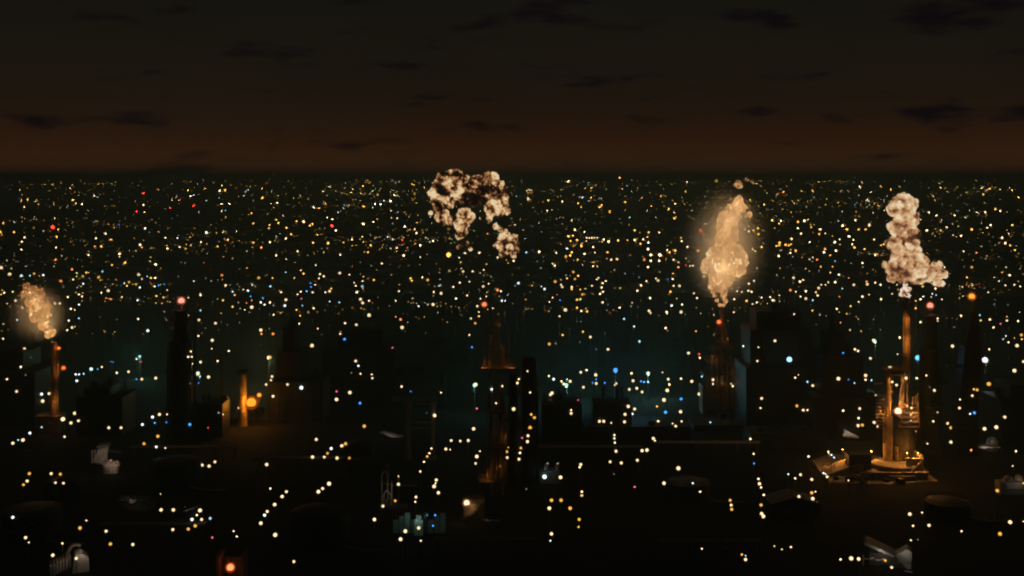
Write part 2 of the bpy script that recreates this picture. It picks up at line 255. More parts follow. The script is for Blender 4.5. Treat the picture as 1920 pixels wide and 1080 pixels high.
SIGMA = 6e-4
hz = bpy.data.materials.new('night_haze'); hz.use_nodes = True
n_, l_ = hz.node_tree.nodes, hz.node_tree.links
n_.clear()
ho = n_.new('ShaderNodeOutputMaterial'); hv = n_.new('ShaderNodeVolumePrincipled')
hv.inputs['Color'].default_value = (.68, .95, .80, 1); hv.inputs['Density'].default_value = SIGMA
hv.inputs['Anisotropy'].default_value = 0.0
l_.new(hv.outputs[0], ho.inputs['Volume'])
haze = MB().box((0, 4000, 53.5), (15000, 11000, 111)).build('haze', hz)
tag(haze, kind='stuff')
LAMPS = """2,502,10,w 18,514,8.9,w 40,517,7.2,c 56,517,4.4,t 64,513,6.7,a 81,516,6.1,c 104,487,6.1,o 101,500,4.4,d 135,505,6.1,o 144,512,5,g 155,518,6.7,g 162,511,6.1,a 144,518,3.9,g 192,509,4.4,t 185,520,7.8,a 235,492,6.1,a 210,497,3.9,a 291,496,5.6,w 260,515,8.3,w 266,523,5,g 276,518,3.9,t 283,521,6.1,a 291,521,6.1,w 114,527,7.2,o 119,538,3.9,d 145,539,5,d 156,532,5.6,c 233,531,3.9,c 242,529,6.7,a 238,536,5.6,a 255,533,6.7,a 262,539,5.6,c 290,537,5,w 297,535,5,b 308,533,3.3,b 203,545,8.3,w 190,549,5,w 208,561,5,o 148,552,5,w 127,557,5.6,w 154,556,5,w 148,571,5,c 2,552,4.4,a 8,549,5.6,w 24,547,5.6,g 29,564,7.2,w 42,577,6.7,w 32,600,6.1,t 103,569,7.2,w 112,569,7.2,w 133,579,6.1,w 140,581,3.9,w 129,601,5.6,w 135,614,6.7,w 126,619,5,w 148,597,4.4,t 258,563,6.1,c 259,598,5.6,w 293,555,5.6,a 277,620,7.8,c 311,557,3.3,d 314,565,3.3,d 308,584,3.9,d 6,635,5,w 46,654,7.2,w 58,670,3.3,d 39,688,6.1,w 48,703,3.3,d 13,711,5.6,w 31,734,6.7,w 78,739,7.8,c 92,738,7.2,w 80,752,9.4,w 140,775,8.9,w 142,702,6.1,c 148,702,5.6,c 157,701,5,t 144,714,6.7,c 171,692,6.7,c 183,692,3.9,b 191,688,5,w 208,678,2.8,b 212,679,2.8,b 219,699,6.1,w 241,697,6.7,w 256,673,5,w 261,671,3.9,b 265,678,3.9,r 256,711,4.4,b 266,711,7.2,w 292,709,7.8,w 376,553,6.1,w 416,516,6.7,o 396,527,4.4,d 423,535,6.1,w 445,533,2.8,d 436,547,5,t 440,553,5.6,o 465,545,6.1,c 473,534,3.9,c 470,556,3.9,b 472,563,3.9,o 462,568,3.3,o 418,563,5.6,a 436,575,6.1,a 376,582,4.4,t 472,576,10,w 459,581,3.3,w 373,600,6.7,w 404,606,7.2,w 449,605,3.3,d 372,630,5,w 398,638,8.3,w 397,654,3.9,w 429,658,5.6,w 358,659,5,w 353,669,5.6,w 359,669,6.1,w 376,679,7.2,w 361,682,3.3,w 408,677,5.6,w 371,701,8.9,w 375,706,5.6,t 391,707,8.9,w 372,718,3.9,b 357,719,3.3,d 447,765,3.3,w 299,777,8.3,w 313,777,4.4,w 410,774,6.1,d 418,777,3.9,w 118,786,12.2,w 133,793,8.3,w 147,789,7.2,w 121,819,6.1,w 78,801,5,t 56,812,7.2,c 43,825,9.4,w 34,825,5,t 24,831,8.3,w 204,802,7.8,w 227,802,7.2,w 267,796,7.2,c 286,782,7.8,c 290,793,5.6,b 312,792,3.9,b 356,796,7.8,b 390,802,4.4,r 296,818,8.9,a 270,832,7.8,a 293,838,6.7,c 310,840,4.4,w 379,872,7.8,w 392,874,8.3,w 403,866,7.2,w 55,888,8.3,a 51,902,7.8,w 44,909,7.2,a 96,888,7.8,w 113,889,7.8,a 104,905,6.7,w 119,906,6.7,w 301,926,2.8,w 302,956,8.9,w 325,956,8.9,w 375,957,10.6,w 369,966,6.1,w 360,974,8.3,c 378,974,7.8,w 394,972,7.2,t 366,986,8.9,a 353,992,8.3,a 324,993,7.8,w 24,970,7.8,c 150,990,9.4,a 162,976,4.4,w 199,996,7.8,w 207,1020,8.9,a 249,1021,7.8,w 48,1008,8.3,w 54,1017,4.4,w 117,1019,6.1,w 99,1041,8.9,w 143,1047,8.3,w 438,996,5,w 444,1006,5.6,w 398,1008,6.1,p 861,483,3.9,w 756,480,3.3,w 933,483,4.4,w 716,494,4.4,w 696,498,3.3,d 676,492,2.8,d 592,497,3.9,w 485,521,7.8,a 511,521,4.4,a 569,513,6.1,a 564,507,3.3,w 600,514,5,w 607,518,5,w 598,522,3.9,w 637,512,7.8,w 655,515,3.9,w 552,521,3.3,w 507,537,5.6,t 582,531,3.9,b 583,538,3.9,b 575,546,5.6,b 591,534,3.9,w 564,547,5,w 558,552,4.4,w 586,548,4.4,w 527,548,5,w 610,548,4.4,w 618,546,7.8,w 621,541,5,a 667,536,4.4,w 664,530,3.3,w 679,537,6.7,t 680,527,3.9,w 701,525,5.6,a 669,548,6.1,w 676,561,8.3,w 680,568,7.8,w 692,564,4.4,w 493,559,5,b 536,562,7.8,w 489,567,6.1,w 496,571,5.6,w 506,567,6.1,w 534,573,7.2,c 565,560,3.9,p 567,573,3.3,t 618,565,3.9,c 636,567,4.4,t 556,581,5,a 563,592,5,a 588,578,5.6,w 692,591,10,w 561,607,4.4,w 596,616,3.9,w 647,606,5.6,w 668,609,7.2,w 489,619,8.9,w 490,626,6.1,o 512,626,7.2,o 638,626,4.4,w 646,636,6.7,b 585,648,10,w 742,564,3.9,w 748,546,4.4,w 770,522,6.1,a 772,526,5.6,a 792,520,5,w 802,525,7.8,a 823,536,3.9,t 813,548,4.4,w 827,550,7.8,w 850,538,5,w 862,530,5,w 868,509,6.7,w 880,528,3.3,w 907,506,3.9,w 886,509,5,w 874,519,3.3,d 906,537,6.7,w 916,532,3.9,w 876,554,4.4,w 855,560,5.6,w 812,571,8.9,w 802,571,2.8,w 785,574,5,c 771,568,3.3,d 895,574,6.7,w 901,560,3.9,w 912,556,3.9,w 933,544,8.3,o 939,546,5,w 941,564,5.6,c 947,564,3.9,c 883,597,6.1,g 898,593,6.1,a 891,606,6.7,a 898,585,3.9,w 924,578,3.3,w 880,628,4.4,w 751,599,7.2,o 742,594,3.9,o 754,614,9.4,w 736,652,5.6,p 885,651,5,b 507,670,7.8,a 510,706,7.2,w 508,713,6.1,w 499,721,6.7,w 539,721,6.7,w 565,727,10.6,c 512,743,7.8,w 486,740,8.9,a 667,677,7.2,w 672,686,6.1,c 676,701,4.4,w 697,702,4.4,w 698,709,5,w 659,699,3.3,d 631,734,5.6,p 656,736,9.4,w 631,749,10,w 675,756,6.7,b 753,725,6.1,w 770,734,3.3,b 827,736,4.4,w 892,721,10,w 922,730,6.7,c 942,724,5,w 930,756,5,w 894,766,6.1,p 815,779,9.4,w 683,799,9.4,a 593,824,7.8,w 621,841,7.8,c 641,836,8.9,w 648,832,8.9,a 614,850,6.7,a 608,857,7.2,w 586,857,8.9,w 632,859,8.9,w 655,859,7.8,a 500,871,8.9,w 507,916,6.1,w 537,922,7.8,w 529,931,8.9,w 515,946,9.4,w 501,959,7.8,w 496,966,7.8,c 489,981,9.4,w 516,1003,11.1,w 551,1053,7.2,w 617,907,11.1,w 605,916,7.8,w 597,922,10,w 888,804,9.4,w 846,826,7.2,w 863,827,6.7,w 878,826,7.8,w 809,841,5.6,w 805,850,5.6,w 801,856,6.7,a 795,866,5.6,w 788,884,5.6,w 836,842,7.8,w 844,843,3.9,w 894,856,10,w 892,869,6.7,w 900,846,3.9,w 818,900,8.3,w 814,912,10,w 822,924,8.9,w 817,906,5.6,w 747,893,3.3,w 747,908,8.3,w 741,939,7.2,a 718,949,7.8,w 702,974,9.4,w 760,996,10,w 751,1011,10,w 785,990,8.9,w 789,1014,5,w 816,966,6.1,b 801,966,3.3,b 812,986,5.6,b 876,943,11.1,w 780,932,7.2,w 779,941,6.1,w 950,847,7.8,a 951,858,7.2,w 953,839,3.3,a 963,489,5.6,w 1061,482,6.7,a 1083,487,5.6,a 1040,498,5.6,w 1036,494,3.3,w 1075,510,7.2,a 1084,517,6.1,a 1078,523,6.7,a 1063,522,5.6,a 1041,528,8.3,a 1061,516,4.4,d 1052,534,4.4,w 1054,538,6.7,w 1072,538,5.6,w 1072,542,6.1,a 972,531,7.2,c 1021,542,6.7,c 1015,537,3.3,c 1088,543,4.4,a 1098,541,3.3,g 1092,552,7.2,a 1082,562,6.7,a 1088,561,6.7,g 1082,577,6.1,a 1090,583,5.6,w 1101,584,6.1,a 1036,558,3.9,w 1030,566,3.9,w 1050,563,3.9,b 1049,593,6.1,w 1060,581,9.4,w 1055,628,6.1,a 1093,622,5.6,a 1107,632,7.2,w 1089,603,3.3,d 1087,641,3.3,d 1030,645,7.8,a 1042,644,4.4,d 1118,655,3.9,d 1112,499,5,w 1146,487,5,w 1157,486,6.1,a 1172,513,3.9,d 1110,536,3.9,w 1119,524,3.9,w 1122,521,3.9,w 1130,531,5,w 1136,527,5,w 1128,539,5.6,w 1131,547,4.4,w 1125,551,6.1,w 1130,567,5.6,w 1140,571,3.3,d 1162,577,5.6,w 1150,581,3.3,d 1195,545,5.6,w 1202,535,6.1,w 1212,527,4.4,w 1198,520,3.3,d 1208,487,7.2,o 1220,489,6.7,w 1236,489,6.1,w 1215,501,6.1,w 1234,526,7.2,w 1230,522,3.9,w 1261,523,5,w 1262,513,4.4,a 1274,536,7.2,w 1263,536,4.4,w 1257,547,6.7,a 1263,487,5,w 1272,492,3.3,w 1272,501,6.1,o 1286,497,3.9,r 1294,499,3.9,w 1299,498,4.4,w 1219,559,6.7,w 1217,583,7.8,w 1220,587,3.9,w 1250,585,6.1,w 1251,588,3.9,w 1259,573,6.7,c 1279,571,5.6,w 1277,585,8.3,w 1307,559,5,w 1301,550,3.9,w 1170,598,5.6,t 1189,612,5,c 1199,640,6.1,t 1248,615,6.7,w 1305,621,5,o 1140,655,7.2,w 1291,662,7.8,w 1311,664,6.1,r 1312,671,6.7,w 1154,694,8.9,b 1089,698,7.2,w 1100,694,6.1,w 1117,703,8.9,w 1118,711,4.4,b 1029,705,5.6,w 1038,711,7.2,c 1053,715,6.1,w 1057,720,7.8,w 1069,715,8.3,w 1063,712,3.9,t 1111,718,3.9,b 1118,719,7.2,w 1134,718,4.4,b 1094,726,7.2,w 1035,737,8.9,w 1032,740,7.2,w 1155,719,7.2,w 1153,722,5,w 1184,700,6.7,w 1216,700,8.3,w 1187,714,7.8,w 1202,715,5.6,b 1208,716,5.6,b 1215,716,6.7,t 1180,730,7.2,w 1194,728,7.8,w 1204,735,7.2,w 1242,698,3.3,w 1253,711,7.2,w 1255,721,6.7,w 1251,732,10,w 1245,750,10.6,w 1277,710,6.1,w 1297,715,8.3,w 1316,706,5,t 1337,712,7.2,w 1337,720,4.4,w 1311,739,8.9,w 1277,748,7.2,b 1248,773,8.9,b 1276,772,8.9,w 1232,762,6.1,a 1178,762,8.9,w 1190,767,7.8,w 1186,776,6.7,c 1172,777,7.8,w 1071,769,5,w 1071,775,7.2,w 989,696,4.4,w 973,711,5.6,w 970,718,6.7,w 994,736,5,w 1084,750,3.9,p 963,767,10,w 996,777,6.7,a 1394,649,6.1,c 1422,651,3.3,w 1420,677,5,w 1371,720,3.9,w 1374,724,5.6,w 1428,747,7.2,w 1426,765,5,w 1400,564,6.7,a 1404,532,6.1,w 1414,527,4.4,w 1409,547,6.1,w 1403,545,5,w 1391,547,3.3,w 1382,546,5,w 1377,561,5.6,w 1419,567,5,w 1428,558,4.4,w 1411,570,3.9,w 1372,541,3.3,w 1320,518,7.8,w 1002,783,8.3,a 994,802,10,a 990,817,7.8,w 989,828,8.3,w 979,821,5.6,p 977,840,7.8,a 975,849,6.7,w 973,861,7.8,w 1124,790,7.8,w 1132,790,7.8,w 1146,793,3.9,w 1171,791,7.8,w 1234,790,6.7,w 1261,794,3.9,w 1267,799,7.2,w 1278,790,5,w 1332,792,5,t 1152,816,5.6,w 1152,822,5.6,w 1153,830,5.6,w 1155,846,7.8,w 1144,866,7.2,w 1165,868,7.8,w 1195,863,7.8,w 1225,822,8.3,w 1228,826,5,w 1204,845,8.9,w 1213,844,9.4,w 1089,871,7.8,w 1087,876,6.7,w 1021,894,12.2,c 1051,895,10,w 1027,869,5.6,d 1046,869,5.6,d 1091,922,6.7,w 1091,929,7.2,w 1034,938,9.4,a 1052,938,9.4,a 1030,953,10,w 1069,953,10,a 1086,974,8.3,a 1085,988,5.6,a 1034,1001,8.9,w 1032,1014,5,c 987,917,3.9,d 1190,913,6.1,p 1245,906,9.4,w 1272,878,11.1,w 1299,906,5.6,c 1313,922,6.1,w 1151,889,3.3,d 1407,823,6.7,w 1413,851,5.6,w 1414,869,5,b 1422,898,6.7,w 1424,907,8.9,w 1427,914,6.1,w 1432,928,6.7,w 1427,947,8.3,a 1428,963,8.9,w 1431,968,10.6,w 1369,938,7.8,a 1371,947,7.2,w 1372,955,8.3,a 1316,1029,5,w 1391,1040,6.1,a 1398,1049,8.3,w 1398,1042,4.4,t 1459,481,3.9,a 1617,493,6.1,w 1532,487,5.6,o 1539,500,5,a 1524,483,3.9,w 1518,486,3.3,w 1561,500,3.9,a 1557,511,3.9,w 1573,515,6.1,w 1488,521,7.2,w 1500,528,6.7,w 1506,525,4.4,w 1566,529,6.7,w 1601,534,7.2,w 1626,533,7.2,w 1625,528,5.6,o 1641,530,5,w 1651,534,5.6,w 1540,534,3.9,w 1535,540,7.2,w 1548,534,3.3,w 1530,548,6.1,a 1533,554,5,w 1482,544,7.2,o 1492,547,3.9,w 1511,546,6.7,w 1501,556,4.4,w 1511,560,7.2,w 1524,563,5,t 1444,557,5,w 1449,563,7.2,w 1461,554,3.3,w 1579,541,3.9,t 1574,556,3.3,o 1617,556,6.1,w 1610,566,3.9,w 1652,561,6.1,w 1569,579,5.6,w 1595,574,5.6,a 1489,589,3.9,w 1549,592,3.3,d 1593,588,2.8,d 1638,599,3.3,d 1576,605,3.9,o 1673,551,3.3,w 1682,534,3.3,w 1667,539,2.8,d 1730,537,5.6,a 1754,541,6.1,w 1748,551,3.9,c 1746,557,3.9,g 1726,561,6.1,w 1731,556,5,c 1717,564,5,a 1755,553,3.9,t 1766,561,3.9,w 1717,578,6.1,a 1822,501,7.2,a 1813,520,5.6,a 1771,501,3.9,w 1893,516,6.7,w 1902,534,4.4,w 1913,537,4.4,w 1873,527,3.9,w 1885,535,3.9,w 1853,548,3.9,w 1864,520,2.8,w 1802,592,6.1,w 1758,597,5.6,w 1726,604,6.1,w 1789,613,3.3,d 1837,591,4.4,t 1839,601,6.1,g 1856,599,6.1,w 1876,607,5,p 1888,601,6.1,w 1888,594,3.9,a 1909,602,5.6,w 1863,614,6.1,w 1915,628,7.8,a 1916,636,5.6,a 1907,648,9.4,w 1891,642,5,w 1886,630,3.9,w 1881,636,3.9,t 1902,634,3.3,a 1855,655,5.6,w 1847,675,11.7,c 1902,695,10.6,w 1854,720,11.7,a 1832,731,7.8,a 1826,730,6.1,a 1823,742,6.7,w 1800,749,5,w 1799,765,7.2,w 1827,774,7.2,b 1819,776,5.6,c 1919,678,7.2,w 1786,649,8.9,w 1453,639,7.2,w 1480,674,11.7,t 1581,662,5,b 1638,638,8.3,w 1603,655,6.7,w 1609,658,6.1,w 1632,672,7.2,w 1572,710,10,w 1623,704,8.9,w 1623,712,6.1,w 1634,713,5,t 1602,718,4.4,t 1591,712,3.3,b 1514,716,5.6,t 1524,723,7.2,w 1491,708,5.6,w 1497,703,2.8,w 1494,761,8.3,a 1506,769,7.2,w 1514,769,5,w 1581,770,6.7,w 1612,766,7.2,w 1642,741,3.9,w 1722,671,9.4,b 1669,689,9.4,w 1687,633,6.7,w 1683,664,3.3,w 1673,716,6.1,w 1681,722,7.2,w 1699,709,7.8,w 1719,709,6.7,w 1737,704,5,w 1752,732,7.2,w 1743,726,3.3,d 1701,761,6.7,a 1709,765,6.1,w 1709,777,8.9,w 1696,758,3.3,w 1758,773,3.9,w 1610,784,6.7,w 1609,798,8.3,w 1617,797,8.3,a 1639,792,7.8,w 1645,799,6.7,w 1709,789,6.7,c 1717,809,3.9,o 1750,790,5.6,w 1777,794,7.2,w 1783,802,8.9,a 1783,829,8.3,w 1846,804,10,w 1868,801,10.6,w 1884,782,7.8,w 1739,832,4.4,w 1821,844,6.7,o 1905,846,6.1,w 1899,874,3.9,w 1516,856,6.7,w 1553,847,5.6,w 1559,853,5.6,c 1564,858,5,c 1478,889,5,c 1491,897,6.1,w 1501,890,7.2,w 1522,899,7.8,w 1544,887,6.1,c 1548,889,4.4,w 1551,894,6.7,w 1591,901,4.4,w 1498,931,7.8,w 1522,924,8.9,a 1529,922,4.4,w 1524,935,9.4,w 1706,964,9.4,w 1729,961,5,w 1712,986,6.1,w 1742,985,8.3,w 1803,996,5.6,w 1894,979,10.6,w 1875,1001,10.6,a 1870,920,9.4,a 1919,906,5.6,a 1919,978,3.9,w 1708,1013,5,w 1721,1012,3.9,d 1576,1049,6.7,w 1596,1047,11.1,w 1610,1048,9.4,w 1660,1051,7.2,a 1672,1064,7.2,w 1452,1024,5,g 1466,1030,5.6,g 1483,1026,5.6,w"""
FAR = """99,347,4,a 136,346,4,a 52,374,5,a 67,376,4.5,a 136,375,6.5,a 154,383,5,w 40,376,4.5,o 46,388,4,w 37,356,4,a 269,362,5.5,r 269,384,4.5,w 256,396,5.5,r 271,398,4.5,a 319,390,5,r 338,374,4.5,r 363,386,5.5,r 358,368,5,w 352,357,4,a 412,358,5,w 422,356,5.5,a 416,348,4,a 415,382,4.5,w 430,382,5,w 99,426,12.5,r 109,430,4.5,a 106,444,5.5,a 214,428,6.5,a 272,428,5.5,w 208,450,7,a 190,462,6,a 178,462,4,o 180,447,4.5,w 263,459,6,w 266,464,4.5,o 314,466,5.5,w 310,446,4,w 224,476,6,w 166,478,5.5,w 104,487,5.5,o 101,500,5,w 234,493,6,a 210,497,4.5,a 292,496,6,w 387,436,6.5,w 427,450,6.5,a 475,455,5,a 41,453,4.5,w 46,445,5,w 105,464,4.5,w 40,468,4.5,w 26,435,6,a 6,418,5.5,a 1,435,5.5,a 408,462,4.5,a 377,454,4,w 198,438,4.5,w 475,419,4.5,a 471,400,4.5,a 492,371,7,a 520,380,5.5,w 588,389,5,w 598,390,4.5,a 610,382,5,a 606,358,4,w 618,350,4,w 680,349,5,a 775,346,4.5,a 740,366,5,w 732,377,6.5,w 682,387,5,a 703,383,5,c 714,383,5,c 699,358,4,g 677,362,4.5,g 569,416,7,w 556,415,5,a 581,423,5.5,a 586,420,5.5,a 518,412,4.5,a 522,418,5,a 537,427,5.5,a 546,439,5,a 536,447,5.5,w 505,422,4.5,a 622,424,11,r 630,432,6,w 623,411,4.5,w 595,440,5,a 587,455,5.5,a 615,456,7,a 644,455,4.5,a 681,420,7,w 700,416,4.5,w 660,449,4.5,w 679,444,4.5,a 695,460,5.5,a 690,473,5,a 759,425,5.5,w 788,460,6,w 757,479,6,w 812,452,5,w 781,437,4.5,w 754,450,5,r 744,465,4.5,w 490,464,6,o 506,454,5,w 558,471,4,w 518,479,4.5,w 638,478,4.5,w 841,478,14,a 860,448,5.5,w 872,475,5,w 899,474,5.5,w 1066,340,4.5,w 1110,352,5,a 1162,333,4.5,o 1108,371,5.5,a 1172,379,4.5,a 1124,388,6.5,a 1128,384,5,a 1143,397,5,a 1221,386,4.5,o 1239,368,4,a 1254,392,5.5,a 1264,409,5.5,a 990,373,5,w 992,356,4,t 1026,395,5,w 1028,376,5,a 1054,378,4.5,w 1084,381,5,a 1072,413,4.5,g 1078,431,5.5,w 1096,435,4.5,w 1066,443,7,a 1074,442,5,a 1070,452,5.5,a 1082,450,6,a 1090,461,7,a 1063,466,5,c 1072,473,6,a 1112,463,5,w 1096,476,6,w 1043,474,4.5,w 1011,472,6.5,w 987,473,4.5,t 1069,479,6,a 1061,481,7,a 1141,453,6.5,w 1132,449,5,w 1159,451,6,a 1139,473,5,a 1157,486,6,w 1190,432,5.5,a 1190,450,5.5,w 1206,449,4.5,w 1201,457,5.5,a 1216,455,5.5,w 1216,436,5,a 1214,445,5,a 1215,467,6.5,w 1220,478,6.5,w 1237,478,8.5,w 1278,452,4.5,w 1277,446,4,a 1289,463,4.5,w 1266,470,6.5,a 1255,473,5.5,a 1251,469,4.5,w 1236,436,4,w 1314,432,10.5,r 1323,420,4.5,w 1309,470,7,o 1421,428,6.5,a 1404,424,5,a 1413,432,6,a 1422,439,6,a 1404,434,5,w 1396,431,5,w 1428,463,6.5,a 1416,471,6,a 1411,467,5,w 1433,384,4.5,a 1100,446,3.5,w 1105,446,3.5,w 1110,446,4,w 1115,446,3.5,w 1120,446,3.5,w 1448,413,6.5,a 1464,414,6,w 1461,419,4.5,a 1496,416,5.5,a 1508,414,6.5,w 1515,412,4.5,a 1496,428,5.5,w 1502,438,5,w 1521,426,4.5,a 1538,430,5.5,w 1536,439,5,a 1580,423,6.5,w 1588,430,6.5,a 1592,443,7,w 1610,430,5.5,a 1623,430,5,a 1630,422,6.5,w 1604,413,4.5,w 1600,450,4.5,w 1598,458,4.5,w 1602,464,6.5,a 1621,467,5.5,a 1639,449,4.5,w 1641,478,5,w 1565,454,6.5,w 1567,470,5.5,w 1547,467,6,o 1545,473,6,w 1518,454,4.5,w 1484,448,5,w 1462,455,6.5,a 1456,461,5,a 1461,460,5,a 1473,459,6.5,a 1479,460,5.5,a 1483,458,4.5,o 1492,470,6,a 1482,474,4.5,w 1460,480,6,w 1652,460,4.5,a 1657,458,5,a 1738,432,6,w 1764,432,4.5,a 1775,426,4.5,w 1802,442,5.5,w 1822,430,7,a 1857,422,5.5,w 1851,427,4.5,w 1898,422,6.5,a 1879,446,6,w 1885,456,6.5,w 1894,460,5,a 1903,469,5,a 1831,474,4,o 1866,392,5.5,a 1876,396,4.5,w 1756,404,4.5,w 1790,404,4.5,w 1742,398,4.5,w 1847,398,4.5,w 1832,398,4,w 1875,356,4.5,a 1898,356,4.5,a 1844,364,4.5,a 1856,354,5,a 1842,351,4,a 1763,351,4,a 1688,350,4,a 1670,355,4,a 1652,349,4,a 1612,350,4,w 1469,360,4.5,o 1910,370,4.5,a"""
# ------------------------------------------------------------------ fire and smoke plumes
def blob_hull(name, blobs, ox, oy, s, d, voxel, amp, freq, depth=.8, seed=0, squash=1.0, wisp=0.0):
    """blobs (zoomed px x, y, radius, heat) -> one lumpy closed mesh, local to its lowest point"""
    rnd = random.Random(seed)
    u = d / F
    pts = []
    for b in blobs:
        x, y, r = b[0] / s + ox, b[1] / s + oy, b[2] / s * u
        p = at(x, y, d)
        p.y += rnd.uniform(-.5, .5) * r * depth
        pts.append((p, r, b[3] if len(b) > 3 else (.74 if wisp else .5)))
    base = Vector((sum(p.x for p, r, h in pts) / len(pts), d, min(p.z - r for p, r, h in pts)))
    bm = bmesh.new()
    for p, r, h in pts:
        bmesh.ops.create_icosphere(bm, subdivisions=3, radius=r, matrix=Matrix.Translation(p - base))
    me = bpy.data.meshes.new('hull_source'); bm.to_mesh(me); bm.free()
    tmp = bpy.data.objects.new('hull_source', me); COL.objects.link(tmp)
    md = tmp.modifiers.new('r', 'REMESH'); md.mode = 'VOXEL'; md.voxel_size = voxel; md.adaptivity = 0
    sm = tmp.modifiers.new('s', 'SMOOTH'); sm.factor = .5; sm.iterations = 2
    dg = bpy.context.evaluated_depsgraph_get()
    res = bpy.data.meshes.new_from_object(tmp.evaluated_get(dg))
    bpy.data.objects.remove(tmp); bpy.data.meshes.remove(me)
    res.name = name
    nv = len(res.vertices)
    co = np.empty(nv * 3); res.vertices.foreach_get('co', co); co = co.reshape(-1, 3)
    no = np.empty(nv * 3); res.vertices.foreach_get('normal', no); no = no.reshape(-1, 3)
    dsp = np.zeros(nv); blob_glow = np.zeros(nv)
    P = np.array([(p - base) for p, r, h in pts]); RR = np.array([r for p, r, h in pts]); HH = np.array([h for p, r, h in pts])
    for i in range(nv):
        q = Vector(co[i])
        # billows: rounded lumps with creases between them, at three sizes
        t = 0; a = 1.0; fq = freq
        for k in range(4):
            dd = noise.voronoi(q * fq + Vector((seed, k * 3, 0)))[0]
            t += a * (.75 - min(1, dd[0] * 1.15) ** 1.6) ; a *= .5; fq *= 2.15
        t += .5 * noise.fractal(q * freq * .9 + Vector((5, seed, 1)), .8, 2.1, 3)
        if wisp:
            qs = Vector((q.x, q.y, q.z * .55)); wv = noise.noise_vector(qs * freq * .8) * 1.1
            t = t * .12 + wisp * (noise.fractal(qs * freq * 1.1 + wv + Vector((9, seed, 4)), .55, 2.1, 5) * 1.6 + (.5 - abs(noise.noise(qs * freq * 2.3 + wv))) * 1.1 + .35 * (.5 - abs(noise.noise(qs * freq * 5 + wv))))
        dsp[i] = t
    dsp = (dsp - dsp.mean()) / dsp.std()
    w = 1 / (1e-3 + np.maximum(0, (np.linalg.norm(co[:, None, :] - P[None], axis=2) / RR[None])) ** 9)
    base_glow = (w * HH[None]).sum(1) / w.sum(1)
    rloc = (w * RR[None]).sum(1) / w.sum(1)
    co2 = co + no * (np.clip(dsp, -2.2, 2.2) * amp * .45 * np.minimum(1.0, rloc / (2.0 * amp)))[:, None]
    co2[:, 1] = co2[:, 1] * squash
    res.vertices.foreach_set('co', co2.ravel())
    at_ = res.attributes.new('billow', 'FLOAT', 'POINT'); at_.data.foreach_set('value', dsp.astype(np.float32))
    at2 = res.attributes.new('glow_level', 'FLOAT', 'POINT'); at2.data.foreach_set('value', base_glow.astype(np.float32))
    res.polygons.foreach_set('use_smooth', [True] * len(res.polygons))
    res.materials.clear()
    res.update()
    return res, base

